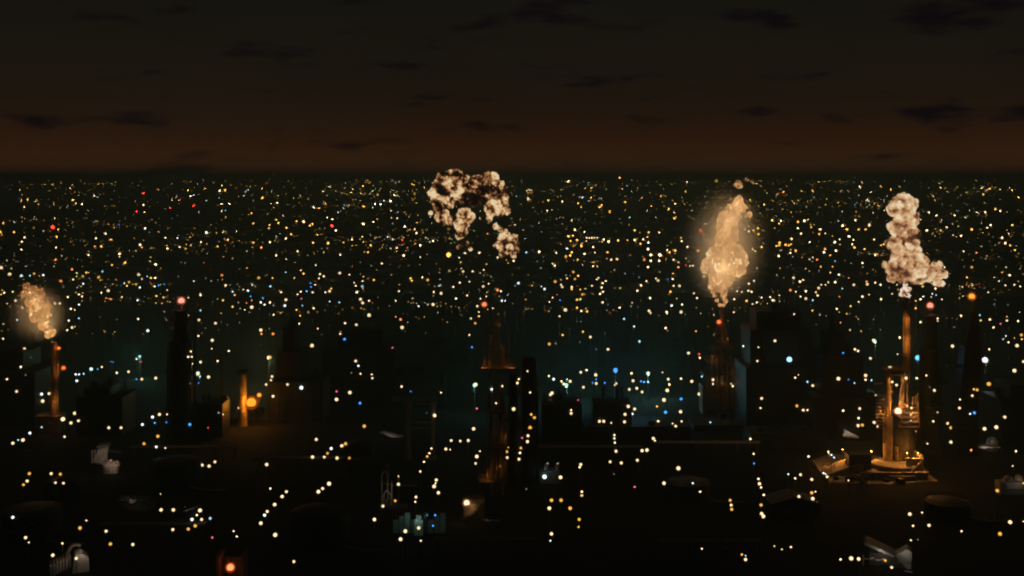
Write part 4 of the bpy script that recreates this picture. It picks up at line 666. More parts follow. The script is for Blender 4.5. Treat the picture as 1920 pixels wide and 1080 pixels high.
# ---- 2 dark tower with red beacon
t, s, r = column_tower('dark round tower carrying the red white beacon and a side mast', 338, 430, 640, 42, (700, 770), 3, False, 1.1, name='dark_tower', seed=2, cat='tower')
z0 = s.z(640); rr = 12.5 * s.u
MB().lathe([(rr * 1.5, z0 - .2), (rr, z0 + 2), (rr, s.z(586)), (rr * 1.2, s.z(585)), (rr * 1.2, s.z(581)), (rr * .8, s.z(580))], 18).build('upper_shell', BLACK, t)
ring_platform(t, (0, 0, s.z(600)), rr, rr + 1.2, BLACK); ring_platform(t, (0, 0, s.z(628)), rr, rr + 1.5, BLACK)
lattice(MB(), 0, s.z(588), 1.0, .7, 26, .06, s.x(365), 0).build('side_mast', BLACK, t)
for py in (620, 680, 740): MB().cyl((rr, 0, s.z(py)), (s.x(365), 0, s.z(py)), .1, .1, 5).build('tie_beam', BLACK, t)
MB().lathe([(rr * .3, s.z(582)), (rr * .2, s.z(570)), (.1, s.z(567))], 8).build('beacon_mast', BLACK, t)
beacon('bright pinkish red beacon on top of the dark round tower', 340, 564, 430, (1.0, .40, .28), 2.2, 1.15, 1100, .6)

# ---- 3 small chimney lit orange from its foot
DC = 455.0
s = Spot(455, DC); t = thing('chimney', 'small chimney with a black cap lit orange from its foot', 'chimney', s.loc)
zt = s.z(692)
MB().lathe([(2.2, 0), (1.75, 4), (1.4, zt - 2.6)], 18).build('shaft', RUST, t)
MB().lathe([(1.5, zt - 2.7), (2.2, zt - 2.0), (2.3, zt - .8), (1.6, zt), (1.1, zt)], 18).build('cap', BLACK, t)
MB().ring((0, 0, zt * .55), 1.62, .12, 18).build('band', STEEL, t)
ladder((.2, -2.0, .2), (.2, -1.7, zt - 3)).build('ladder', RUST, t)
block_tower('low dark boiler house under the small orange lit chimney', [(432, 560, 778)], 470, 12, 4, DCONC, 'boiler_house', 5)
beacon('blazing orange furnace lamp beside the small chimney', 471, 755, DC + .3, (1.0, .36, .025), 2.3, 1.9, 8000, 1.5, 'furnace_lamp')
beacon('yellow lamp pair member up and right of the furnace lamp', 486, 741, DC - 1, (1.0, .5, .06), 1.8, .8, 300, 3, 'furnace_lamp')
lattice(MB(), 0, Spot(415, 450).z(668), .9, .5, 22, .05).build('radio_mast', BLACK, None, Spot(415, 450).loc)
tag(bpy.data.objects['radio_mast'], 'thin dark mast between the red beacon tower and the small chimney', 'mast')

# ---- 4,5 the dark masses in the middle
block_tower('black stepped block whose slim spire rises left of the broad block', [(512, 612, 708), (526, 570, 655), (535, 556, 612)], 470, 18, 5, stacks=5, name='spire_block')
sp = Spot(546, 470); MB().lathe([(1.2, sp.z(612)), (.7, sp.z(598)), (.3, sp.z(582)), (.05, sp.z(576))], 8).build('spire', BLACK, bpy.data.objects['spire_block'], ((546 - 562) * sp.u, 0, 0))
block_tower('broad dark block with uneven roofline behind the grey gantry', [(598, 836, 700), (612, 742, 650), (640, 720, 622)], 500, 22, 6, stacks=8, name='process_block')
block_tower('dark square block adjoining the broad block beside the derrick', [(800, 880, 672), (812, 850, 640)], 515, 18, 16, stacks=4)

# ---- 6 grey gantry
s = Spot(765, 402); t = thing('gantry', 'grey portal gantry of columns and crossbeams near the broad dark block', 'gantry', s.loc)
GR = mat('grey_paint', (.2, .21, .19), .6, 0, .3, .5)
for px, w in ((765, 1.5), (812, 1.1)):
    MB().lathe([(w * .75, 0), (w * .55, 4), (w * .6, s.z(768)), (w * 1.3, s.z(752))], 10).box((s.x(px) * 0, 0, .3), (2.4, 2.4, .6)).build('leg', GR, t, (s.x(px), 0, 0))
for py, a, b, hh in ((748, 735, 818, 1.2), (757, 768, 816, .5), (792, 766, 814, .5), (803, 766, 812, .6)):
    MB().box(((s.x(a) + s.x(b)) / 2, 0, s.z(py)), ((b - a) * s.u, 1.6, hh)).build('crossbeam', GR, t)
for i in range(9):
    x = s.x(738 + i * 9.6); MB().box((x, 0, s.z(748) + .75), (.5, 2.6, .3)).build('sleeper', GR, t)
fill_lamp(t, (s.x(802), -5.5, s.z(768)), (.75, .95, .85), 8, .3, 1.2)

# ---- 7 central derrick
D7 = 356.0
s = Spot(930, D7); t = thing('derrick', 'amber lit lattice derrick with a wide platform in the middle of the plant', 'derrick', s.loc)
lattice(MB(), s.z(905), s.z(690), 5.4, 4.6, 8, .09).build('lower_frame', RUST, t)
MB().cyl((s.x(921), -.8, 0), (s.x(921), -.8, s.z(690)), .5, .45, 14).build('vessel', RUST, t)
MB().cyl((s.x(940), .6, 0), (s.x(940), .6, s.z(705)), .7, .65, 14).build('vessel', RUST, t)
MB().cyl((s.x(931), -1.8, 2), (s.x(931), -1.8, s.z(690)), .22, .22, 8).build('riser_pipe', RUST, t)
MB().path([(s.x(948), -1.2, 3), (s.x(948), -1.2, s.z(800)), (s.x(935), -1.2, s.z(790)), (s.x(935), -1.2, s.z(740))], .2, 8).build('riser_pipe', RUST, t)
ladder((s.x(926), -3.0, 1), (s.x(926), -2.5, s.z(690))).build('ladder', RUST, t)
for py, a, b, dp in ((688, 902, 967, 7.5), (897, 898, 946, 9), (770, 912, 950, 6.2), (835, 912, 952, 6.4)):
    x0, x1 = s.x(a), s.x(b)
    pl = MB().box(((x0 + x1) / 2, 0, s.z(py)), (x1 - x0, dp, .35)).build('platform', RUST, t)
    railing(MB(), x0 + .1, x1 - .1, -dp / 2 + .1, dp / 2 - .1, s.z(py) + .18, 1.1, 9).build('railing', RUST, pl)
    for i in range(6):
        MB().box((x0 + (x1 - x0) * (i + .5) / 6, 0, s.z(py) - .3), (.2, dp, .25)).build('joist', RUST, pl)
lattice(MB(), s.z(688), s.z(612), 3.6, 2.8, 3, .06, s.x(930)).build('upper_frame', RUST, t)
lattice(MB(), s.z(612), s.z(574), 1.5, .8, 2, .06, s.x(934)).build('top_frame', RUST, t)
MB().cyl((s.x(918), 0, s.z(688)), (s.x(918), 0, s.z(628)), .38, .35, 10).build('vessel', RUST, t)
MB().cyl((s.x(944), .4, s.z(688)), (s.x(944), .4, s.z(650)), .5, .5, 12).build('vessel', RUST, t)
MB().cyl((s.x(909), 0, s.z(690)), (s.x(909), 0, s.z(577)), .16, .1, 6).build('beacon_mast', RUST, t)
for py in (628, 655): MB().box((s.x(920), 0, s.z(py)), (22 * s.u, .3, .25)).build('crossbar', RUST, t)
MB().path([(s.x(950), -1, s.z(688)), (s.x(956), -1, s.z(640)), (s.x(950), -1, s.z(600))], .12, 6).build('riser_pipe', RUST, t)
fill_lamp(t, (s.x(958), -2.2, s.z(680)), SOD, 100, .2, 1.2); fill_lamp(t, (s.x(908), -2.2, s.z(681)), SOD, 100, .2, 1.2)
fill_lamp(t, (s.x(948), -3.0, s.z(815)), SOD, 45, .2, 1.2); fill_lamp(t, (s.x(908), -3.6, s.z(885)), SOD, 120, .2, 1.2); fill_lamp(t, (s.x(940), -3.2, s.z(870)), SOD, 50, .18, 1.2)
fill_lamp(t, (s.x(938), -2.6, s.z(645)), SOD, 70, .18, 1.2); fill_lamp(t, (s.x(930), -2.6, s.z(605)), (1, .36, .08), 50, .16, 1.2)
beacon('soft orange red beacon at the top of the amber derrick', 908, 571, D7, (1.0, .30, .12), 1.8, .72, 260, .5)
column_tower('black domed column standing just behind the amber derrick', 992, 372, 668, 30, (720, 800), 3, True, seed=9)
column_tower('shorter black column between the derrick and the domed column', 962, 368, 700, 18, (740, 790), 1, True, seed=10)

# ---- 8 faint middle towers in the murk
column_tower('faint slim tower standing in the murk between derrick and flare tower', 1172, 640, 622, 16, (640, 660), 1, True, seed=31)
column_tower('faint broad vessel beside the slim tower in the murk', 1212, 650, 640, 24, (660,), 1, True, seed=32)
column_tower('faint leaning pair tower behind the wide low plant', 1268, 600, 632, 22, (655, 690), 2, True, seed=33)
column_tower('thin dark column rising behind the low plant near the domed column', 1112, 560, 650, 12, (680,), 1, True, seed=34)

# ---- 9 lattice flare tower under the tall flame
s = Spot(1352, D3); t = thing('flare_tower', 'rust red lattice flare tower under the tall glowing flame', 'flare tower', s.loc)
MB().lathe([(1.0, 0), (.95, s.z(650)), (.8, s.z(592)), (1.15, s.z(590)), (1.15, s.z(580)), (.7, s.z(574))], 14, (s.x(1354), 0, 0)).build('stack_pipe', RUST, t)
lattice(MB(), s.z(700), s.z(606), 9.5, 2.6, 5, .11).build('lattice_frame', RUST, t)
lattice(MB(), 0, s.z(700), 15.5, 10.5, 2, .16).build('lattice_frame', RUST, t)
for py, w in ((624, 5.2), (652, 9.0), (676, 13.0), (700, 16.0)):
    pl = MB().box((0, 0, s.z(py)), (w, w * .7, .4)).build('platform', RUST, t)
    railing(MB(), -w / 2, w / 2, -w * .35, w * .35, s.z(py) + .2, 1.2, 8, .07).build('railing', RUST, pl)
for k in range(7):
    x = -6.5 + k * 2.1; MB().cyl((x, -4, 0), (x, -4, s.z(700 - (k * 37) % 40)), .35 + .1 * (k % 3), .35, 10).build('riser_pipe', RUST, t)
MB().box((0, 2, s.z(722) / 2), (16.5, 9, s.z(722))).build('compressor_house', RUST, t)
fill_lamp(t, (-4.5, -6.2, s.z(668)), SOD, 110, .2, 1.0); fill_lamp(t, (5.5, -6.5, s.z(690)), SOD, 90, .2, 1.0); fill_lamp(t, (0, -7, s.z(712)), (1, .32, .08), 130, .2, 1.0)
fill_lamp(t, (1.8, -3.0, s.z(632)), SOD, 70, .2, 1.0)
beacon('orange red beacon just under the tall flame on the lattice flare tower', 1348, 604, D3 - 1.5, (1.0, .26, .07), 2.0, .85, 260, .5)

# ---- 10, 11 black blocks right of the tall flame
block_tower('tall black block with a crowded roof between tall flame and stepped tower', [(1388, 1520, 680), (1398, 1508, 612), (1412, 1492, 580)], 455, 24, 8, stacks=10)
block_tower('black stepped tower with a slim top left of the amber flare stack', [(1512, 1642, 735), (1532, 1606, 660), (1545, 1576, 622)], 440, 20, 12, stacks=6, name='stepped_tower')
sp = Spot(1577, 440); MB().lathe([(1.5, sp.z(622)), (1.1, sp.z(604)), (.35, sp.z(590)), (.1, sp.z(580))], 10).build('spire', BLACK, bpy.data.objects['stepped_tower'], (sp.x(1560), 0, 0))
MB().cyl((sp.x(1590), 2, sp.z(660)), (sp.x(1590), 2, sp.z(640)), .9, .9, 10).build('vent_stack', BLACK, bpy.data.objects['stepped_tower'])

# ---- 12 amber lit flare stack with its scaffold and plinth
s = Spot(1690, D4); t = thing('flare_stack', 'amber lit flare stack with leaning pipes and scaffold under the smoke column', 'flare stack', s.loc)
MB().path([(s.x(1688), 0, s.z(800)), (s.x(1691), 0, s.z(740)), (s.x(1698), 0, s.z(680)), (s.x(1698), 0, s.z(562))], .95, 12).lathe([(1.3, 0), (1.3, 2), (.9, 2.4)], 14, (s.x(1698), 0, s.z(568))).build('stack_pipe', RUST, t)
MB().path([(s.x(1692), -.9, s.z(690)), (s.x(1692), -.9, s.z(575))], .3, 8).build('riser_pipe', PIPE, t)
MB().path([(s.x(1704), -.5, s.z(720)), (s.x(1704), -.5, s.z(590))], .22, 8).build('riser_pipe', RUST, t)
MB().path([(s.x(1684), -1.2, s.z(780)), (s.x(1687), -1.2, s.z(730)), (s.x(1694), -1.2, s.z(700))], .35, 8).build('riser_pipe', PIPE, t)
MB().path([(s.x(1700), -.8, s.z(775)), (s.x(1699), -.8, s.z(700))], .25, 8).build('riser_pipe', RUST, t)
for py in (600, 640, 668): MB().ring((s.x(1698), 0, s.z(py)), 1.15, .14, 12).build('band', RUST, t)
MB().lathe([(1.9, 0), (1.9, s.z(862)), (1.6, s.z(858)), (1.6, s.z(780)), (1.15, s.z(776)), (1.15, s.z(700)), (.9, s.z(694))], 16, (s.x(1663), -1, 0)).build('column', RUST, t)
for py in (705, 718, 732, 750, 768, 784): MB().lathe([(1.1, -.1), (1.75, -.1), (1.75, .12), (1.1, .12)], 12, (s.x(1663), -1, s.z(py))).build('platform', RUST, t)
pl = MB().box((s.x(1679), -.5, s.z(692)), (46 * s.u, 3.4, .4)).build('platform', RUST, t)
railing(MB(), s.x(1657), s.x(1701), -2.1, 1.1, s.z(692) + .2, 1.2, 10, .06).build('railing', RUST, pl)
MB().box((s.x(1679), -.5, s.z(702)), (40 * s.u, 2.2, .3)).build('crossbeam', RUST, t)
MB().box((s.x(1648), -1, s.z(718)), (22 * s.u, .5, .35)).build('crossbeam', RUST, t)
lattice(MB(), s.z(800), s.z(740), 2.6, 2.4, 6, .09, s.x(1651), -1).build('scaffold', RUST, t)
for k in range(9): MB().box((s.x(1646), -2.3, s.z(800 - 6.6 * k)), (17 * s.u, .5, .16)).build('scaffold_board', PIPE, t)
lattice(MB(), s.z(800), s.z(755), 6.4, 6.0, 4, .09, s.x(1702), -.5, 3, 3).build('scaffold', RUST, t)
for px, py in ((1709, 745), (1715, 742), (1719, 738)): MB().lathe([(.35, 0), (.3, s.z(py) - s.z(800)), (.42, s.z(py) - s.z(800) + .1), (.42, s.z(py) - s.z(800) + .5)], 8, (s.x(px), -1, s.z(800))).build('vent_stack', RUST, t)
for k in range(5): MB().box((s.x(1698 + 4 * (k % 2)), -1.5, s.z(798 - 9 * k)), (34 * s.u, 2, .18)).build('scaffold_board', PIPE, t)
MB().lathe([(4.2, 0), (4.0, s.z(802)), (2.4, s.z(796))], 18, (s.x(1696), 1.5, 0)).build('furnace_drum', STEEL, t)
MB().cyl((s.x(1677), -2.4, 2), (s.x(1677), -2.4, s.z(835)), .8, .8, 10).build('vessel', RUST, t)
MB().cyl((s.x(1684), -2.0, 2), (s.x(1684), -2.0, s.z(845)), .6, .6, 10).build('vessel', RUST, t)
for px, py, y, pw in ((1684, 752, -4.5, 1700), (1676, 716, -4.2, 1100), (1703, 640, -3.6, 900), (1702, 600, -3.6, 700), (1650, 770, -4.2, 700), (1712, 775, -4.0, 700)):
    fill_lamp(t, (s.x(px), y, s.z(py)), SOD, pw, .18, 1.2)
beacon('large white orange work lamp glaring at the foot of the leaning pipes', 1684, 771, D4 - 5, (1.0, .66, .40), 3.4, 1.1, 900, .6, 'work_fill_lamp')

# plinth: two concrete tiers, bund walls and a ramp, lit orange
DP = 384.0
s = Spot(1650, DP); t = thing('plinth', 'tiered concrete plinth with ramp and bund walls lit orange under the flare stack', 'plinth', s.loc)
PC = mat('oil_stained_concrete', (.30, .25, .20), .85, 0, .5, .3)
MB().lathe([(11.5, 0), (11.5, 1.4), (11.0, 1.7)], 20, (s.x(1672), 0, 0)).build('lower_tier', PC, t)
MB().add([(s.x(1535), -13, .06), (s.x(1640), -15, .06), (s.x(1735), -11, .06), (s.x(1738), 14, .06), (s.x(1600), 26, .06), (s.x(1545), 16, .06)], [(0, 1, 2, 3, 4, 5)]).build('pool_slab', PC, t)  # paler slab added so the orange pool of light shows
for k in range(5): MB().box((s.x(1612 + 14 * k), 15 - 1.2 * (k % 2), .9), (2.3, 3.2, 1.8), .3 * k).build('crate', RUST, t)
for k in range(7): MB().box((s.x(1552 + 22 * k), -9.5 - 2.2 * (k % 3), .5 + .3 * (k % 2)), (1.6 + .7 * (k % 3), 1.4, 1.0 + .6 * (k % 2)), .4 * k).build('pallet_stack', STEEL, t)
for k in range(3): MB().cyl((s.x(1570 + 16 * k), -9.5 + k, .6), (s.x(1600 + 16 * k), -11.5 + k, .6), .5, .5, 10).build('loose_pipe', RUST, t)
MB().lathe([(8.0, 1.6), (8.0, 3.0), (7.6, 3.3)], 16, (s.x(1678), .5, 0)).build('upper_tier', PC, t)
MB().prism([(s.x(1540), 0.0), (s.x(1612), 0.0), (s.x(1612), 3.6), (s.x(1600), 3.8)], -4.5, 5).build('ramp', PC, t)
for k in range(6): MB().box((s.x(1556 + 9 * k), 0, .55 + .42 * k), (.5, 9.2, .3)).build('ramp_rib', PC, t)
for a, b, y, hh in ((1598, 1720, -9.5, 2.2), (1690, 1722, -4.5, 5.6)):
    MB().box((s.x((a + b) / 2), y, hh / 2), ((b - a) * s.u, .6, hh)).box((s.x((a + b) / 2), y, hh + .12), ((b - a) * s.u + .3, .9, .24)).build('bund_wall', PC, t)
MB().box((s.x(1720), 1, 3.4), (.6, 10.4, 6.8)).build('bund_wall', PC, t)
for k in range(3): MB().box((s.x(1672), -9.0 + .9 * k - 1.8, .25 + .35 * k), (9, .9, .5 + .7 * k)).build('step', PC, t)
MB().box((s.x(1606), -1.5, 3.4), (7.4, 5, 6.2)).box((s.x(1606), -1.5, 6.65), (8.0, 5.6, .3)).build('control_hut', STEEL, t)
for k in range(4): MB().path([(s.x(1580 + 3 * k), -5.5 - .6 * k, .6), (s.x(1640), -6.5 - .6 * k, .8), (s.x(1665), -4.2 - .4 * k, 1.9)], .18 + .05 * (k % 2), 8).build('pipe', PIPE, t)
MB().cyl((s.x(1698), -6.6, 1.2), (s.x(1716), -6.4, 5.2), .5, .5, 10).build('chute', RUST, t)
for px, y, z, pw in ((1694, -3.4, 7.5, 2200), (1640, 3.5, 6.5, 2000), (1712, -5.0, 8.0, 1300), (1590, 6.0, 6.5, 2200), (1562, 4.5, 5.5, 1000)):
    MB().cyl((s.x(px), y, .2), (s.x(px), y, z - .1), .08, .06, 6).build('lamp_pole', STEEL, t)
    fill_lamp(t, (s.x(px), y - .1, z), SOD, pw, .2, 1.0)

# ---- 13 dark column with red beacon, 14 tapered tower
t, s, r = column_tower('dark column carrying the red star bright beacon right of the amber flare stack', 1742, 400, 655, 36, (712, 760), 2, False, 1.15, seed=14, cat='column')
MB().lathe([(11 * s.u, s.z(657)), (10 * s.u, s.z(650)), (10 * s.u, s.z(596)), (12.5 * s.u, s.z(595)), (12.5 * s.u, s.z(591)), (5 * s.u, s.z(588))], 18, (s.x(1746), 0, 0)).build('upper_shell', BLACK, t)
MB().box((s.x(1741), 0, s.z(715)), (70 * s.u, 3, 1.0)).build('cross_platform', BLACK, t)
railing(MB(), s.x(1708), s.x(1774), -1.4, 1.4, s.z(715) + .5, 1.1, 12, .06).build('railing', BLACK, t)
MB().cyl((s.x(1766), 0, s.z(715)), (s.x(1766), 0, s.z(603)), .22, .18, 8).build('side_mast', BLACK, t)
for py in (604, 640, 680): MB().cyl((s.x(1756), 0, s.z(py)), (s.x(1767), 0, s.z(py)), .12, .12, 5).build('tie_beam', BLACK, t)
MB().lathe([(.5, s.z(590)), (.3, s.z(582)), (.1, s.z(578))], 8, (s.x(1744), 0, 0)).build('beacon_mast', BLACK, t)
beacon('bright red pink beacon on the dark column beside the flare stack', 1744, 573, 400, (1.0, .36, .26), 2.1, 1.0, 1000, .6)
s = Spot(1815, 410); t = thing('tapered_tower', 'dark tapered lattice tower topped by the bright orange beacon', 'tower', s.loc)
def tap(m, rows):
    for (a0, b0, y0), (a1, b1, y1) in zip(rows[:-1], rows[1:]):
        x0, x1, x2, x3 = s.x(a0), s.x(b0), s.x(b1), s.x(a1); w0, w1 = (b0 - a0) * s.u / 2, (b1 - a1) * s.u / 2
        za, zb = s.z(y0), s.z(y1)
        m.add([(x0, -w0, za), (x1, -w0, za), (x1, w0, za), (x0, w0, za), (x3, -w1, zb), (x2, -w1, zb), (x2, w1, zb), (x3, w1, zb)],
              [(3, 2, 1, 0), (4, 5, 6, 7), (0, 1, 5, 4), (1, 2, 6, 5), (2, 3, 7, 6), (3, 0, 4, 7)])
    return m
tap(MB(), [(1790, 1826, 852), (1792, 1826, 760), (1798, 1832, 700)]).build('lower_shaft', BLACK, t)
tap(MB(), [(1799, 1833, 700), (1804, 1833, 645), (1813, 1831, 612), (1818, 1830, 595), (1823, 1828, 566)]).build('upper_shaft', BLACK, t)
MB().box((s.x(1790), 0, s.z(686)), (30 * s.u, 1.4, .9)).box((s.x(1777), 0, s.z(681)), (.5, .5, 2.4)).build('outrigger', BLACK, t)
MB().path([(s.x(1830), 0, s.z(652)), (s.x(1837), 0, s.z(655)), (s.x(1837), 0, s.z(692)), (s.x(1829), 0, s.z(696))], .18, 6).build('pipe_loop', BLACK, t)
MB().box((s.x(1833), 0, s.z(616)), (7 * s.u, 1.5, 2.2)).build('service_box', BLACK, t)
for py, w in ((645, 6.6), (700, 7.4), (745, 7.6), (800, 7.6)):
    x = s.x(1817 if py < 760 else 1810); MB().box((x, 0, s.z(py)), (w + 1.2, w + 1.2, .3)).build('platform', BLACK, t); railing(MB(), x - w / 2 - .5, x + w / 2 + .5, -w / 2 - .5, w / 2 + .5, s.z(py) + .15, 1.1, 8, .06).build('railing', BLACK, t)
beacon('bright amber orange beacon on the tip of the dark tapered tower', 1822, 556, 410, (1.0, .46, .06), 1.8, 1.05, 900, .9)

# ---- 15, 16 low dark masses that close the gaps
block_tower('dark block at the edge beside the thin flare stack', [(-60, 86, 690), (-40, 60, 655)], 462, 22, 21, stacks=6)
block_tower('low dark block between thin flare stack and red beacon tower', [(158, 242, 738), (170, 215, 722)], 446, 16, 22, stacks=5)
block_tower('low dark block at the foot of the red beacon tower', [(366, 424, 752)], 442, 12, 23, stacks=4)
block_tower('wide low black plant between derrick and flare tower', [(1092, 1288, 790), (1110, 1180, 752)], 432, 18, 24, stacks=8, name='low_plant')
block_tower('small black pump house left of the wide low plant', [(1016, 1088, 752)], 436, 14, 25, stacks=4)
block_tower('dark block under the lattice flare tower', [(1296, 1400, 790)], 452, 14, 26, stacks=4)
block_tower('dark block beyond the tapered tower at the edge', [(1858, 2010, 742), (1880, 1960, 716)], 436, 18, 27, stacks=6)
block_tower('low black substation in front of the tall black block', [(1400, 1520, 805)], 425, 14, 28, stacks=6)

# ---- lit fragments in the foreground ---------------------------------------------------------
WARM = (1.0, .82, .66)
# pale striped shed
d = gd(886); s = Spot(198, d); t = thing('striped_shed', 'pale shed with ribbed panels and a lit porch far left', 'shed', s.loc, .25)
MB().prism([(s.x(174), 3.6), (s.x(196), 2.6), (s.x(203), 8.4), (s.x(186), 8.0)], .3, 3.6).build('wall', PALE, t)
MB().box((s.x(190), 2.4, 1.6), (4.4, 2.6, 3.0)).build('plinth', DCONC, t)
for k in range(6): MB().box((s.x(174 + 5.2 * k), .05, 5.6), (.42, .3, 4.6)).build('wall_rib', PALE, t)
MB().prism([(s.x(180), 8.2), (s.x(206), 8.6), (s.x(200), 9.3), (s.x(184), 9.1)], .4, 4.2).build('roof', ROOF, t)
MB().cyl((s.x(201), 1.2, 7.2), (s.x(224), .6, 6.6), .55, .5, 10).build('duct', STEEL, t)
for k in range(5): MB().box((s.x(196 + 6 * k), -2.2 + .5 * (k % 2), 3.5 + .5 * (k % 3)), (.7, .5, .5 + .4 * (k % 2)), .3 * k).build('roof_unit', PALE, t)
MB().box((s.x(208), -.6, 1.2), (4.6, 3.0, 2.4)).build('porch', PALE, t)
MB().prism([(s.x(194), 2.5), (s.x(224), 2.5), (s.x(222), 3.1), (s.x(196), 3.4)], -2.6, .9).build('porch_roof', PALE, t)
for k in range(4): MB().cyl((s.x(197 + 7.5 * k), -2.3, 0), (s.x(197 + 7.5 * k), -2.3, 2.5), .1, .1, 6).build('porch_post', STEEL, t)
fill_lamp(t, (s.x(196), -3.6, 7.2), WARM, 60, .16, 1.0); fill_lamp(t, (s.x(212), -4.4, 4.2), (1, .72, .55), 110, .16, 1.0)
# faint slatted roofs
d = gd(955); s = Spot(252, d); t = thing('slatted_roof', 'row of faint slanting slatted roofs with a small lit panel', 'shed', s.loc, -.35)
MB().box((0, 1, 1.2), (11, 4, 2.4)).build('wall', DCONC, t)
for k in range(9): MB().box((-5 + 1.25 * k, 0, 3.0 + .08 * k), (.35, 5.4, .14), .5).build('slat', ROOF, t)
MB().box((.6, -1.3, 2.9), (2.2, .7, 1.1), .3).build('panel', PALE, t)
fill_lamp(t, (.8, -3.8, 4.8), (1, .74, .5), 60, .14, 1.0)
# pale stepped hall
d = gd(1072); s = Spot(140, d); t = thing('stepped_hall', 'pale hall with stair like ribs and a round duct near the lower left corner', 'hall', s.loc, .45)
for k in range(7): MB().box((-5.6 + .75 * k, -.2 + .3 * k, 1.6 + .2 * k), (.38, 3.6, 3.0), 0).build('wall_rib', PALE, t)
MB().box((-3.2, 1.6, 1.5), (5.6, 3.4, 2.8)).build('wall', DCONC, t)
MB().prism([(-.6, 0), (3.4, 0), (3.2, 3.6), (2.2, 4.5), (.2, 4.8)], -1.4, 2.4).build('block', PALE, t)
MB().lathe([(.9, 4.6), (.9, 5.2), (.45, 5.5)], 12, (1.0, .3, 0)).build('vent_cowl', PALE, t)
MB().path([(-1.5, 1, 3), (-1.4, 1, 5.0), (-.6, 1, 6.4), (.8, 1, 6.6), (1.4, 1, 6.0)], .42, 10).build('duct', PALE, t)
fill_lamp(t, (1.8, -3.2, 4.9), WARM, 60, .16, 1.0); fill_lamp(t, (-3.6, -3.0, 4.6), WARM, 22, .14, 1.0)
# torn pale hall lower right
d = gd(1062); s = Spot(1666, d); t = thing('broken_hall', 'pale hall with a sagging roof and bright white edge near the lower right', 'hall', s.loc, -.3)
MB().box((0, 2, 1.6), (9.5, 5, 3.2)).build('wall', DCONC, t)
MB().prism([(-6.0, 5.6), (-5.6, 6.2), (-1.0, 4.4), (1.5, 3.4), (1.2, 2.9), (-1.2, 3.7)], -1.8, 4.2).build('roof_slope', ROOF, t)
MB().prism([(1.6, 3.3), (4.6, 5.2), (5.6, 4.4), (5.4, .2), (4.4, .2)], -1.2, 3.2).build('gable', PALE, t)
for k in range(5): MB().box((2.4 + .62 * k, -1.5, 2.6 + .2 * k), (.22, .3, 2.2)).build('wall_rib', PALE, t)
for k in range(4): MB().box((-5.4 + 1.35 * k, -2.1, 2.1 + .22 * (k % 2)), (1.1, .2, .3), .1 * (k % 2)).build('fascia', PALE, t)
MB().box((-6.2, -2.0, 1.6), (.3, .3, 2.6)).build('post', PALE, t); MB().cyl((3.6, -3.4, .3), (5.6, -3.8, -.0 + .3), .2, .2, 6).build('pipe', PALE, t)
fill_lamp(t, (-1.6, -3.4, 4.4), WARM, 130, .15, 1.0); fill_lamp(t, (4.4, -3.4, 5.4), (.95, .95, .85), 60, .15, 1.0)
# long low white shed by the tapered tower
d = gd(852); s = Spot(1852, d); t = thing('canopy', 'long low canopy with a bright white edge right of the tapered tower', 'canopy', s.loc)
MB().box((0, 1.5, 2.6), (8.6, 4, .35)).build('roof', PALE, t)
for k in range(7): MB().box((-3.8 + 1.25 * k, -.62, 2.55 + .1 * (k % 2)), (1.05, .2, .42)).build('fascia', PALE, t)
for k in range(5): MB().cyl((-3.8 + 1.9 * k, -.2, 0), (-3.8 + 1.9 * k, -.2, 2.4), .1, .1, 6).build('post', STEEL, t)
MB().lathe([(1.9, 0), (1.9, 4.0), (1.2, 5.0), (.2, 5.3)], 16, (3.4, 4.5, 0)).build('silo', PALE, t)
fill_lamp(t, (-1.0, -2.0, 3.9), WARM, 150, .14, 1.0)
# small wedge canopy at the plinth
d = gd(826); s = Spot(1594, d); t = thing('canopy', 'small wedge canopy with a white edge above the orange lit plinth', 'canopy', s.loc)
MB().prism([(-3.0, 2.2), (3.0, 1.5), (3.0, 1.8), (-1.0, 3.6), (-2.6, 4.6)], -1, 2.4).build('roof', PALE, t)
for k in range(4): MB().box((-2.4 + 1.6 * k, -1.2, 1.95 - .18 * k), (1.4, .2, .35)).build('fascia', PALE, t)
for k in range(3): MB().cyl((-2.4 + 2.4 * k, -.6, 0), (-2.4 + 2.4 * k, -.6, 2), .1, .1, 6).build('post', STEEL, t)
fill_lamp(t, (-.6, -3.0, 3.6), WARM, 110, .14, 1.0)
# grey shed at the right edge
d = gd(928); s = Spot(1898, d); t = thing('long_shed', 'grey shed with horizontal bars beside an amber lamp at the right edge', 'shed', s.loc)
MB().box((1.0, 2, 2.0), (9.5, 4, 4.0)).build('wall', ROOF, t)
for k in range(3): MB().box((1.6, -.16, 2.1 + .7 * k), (7.0, .25, .26)).build('wall_bar', PALE, t)
MB().lathe([(1.5, 3.9), (1.4, 5.0), (.5, 5.6)], 12, (-.4, 2, 0)).build('roof_tank', ROOF, t); MB().lathe([(1.2, 3.9), (1.2, 5.4), (.4, 5.9)], 12, (3.0, 2, 0)).build('roof_tank', PALE, t)
fill_lamp(t, (1.8, -2.8, 5.0), (1, .86, .66), 70, .14, 1.0)
# amber round tank
t, s, r, h = tank('squat round tank glowing amber beside the derrick foot', 888, 972, 20, 30, mat('ochre_paint', (.36, .27, .15), .6, 0, .35, .4))
fill_lamp(t, (-r * .5, -r - 2.6, h + .8), (1.0, .62, .26), 130, .15, 1.0)
fl_ = beacon('large white floodlight on the amber round tank', 875, 943, gd(972) - r - .8, (1.0, .80, .55), 2.6, .8, 120, 1.0, 'flood_lamp')
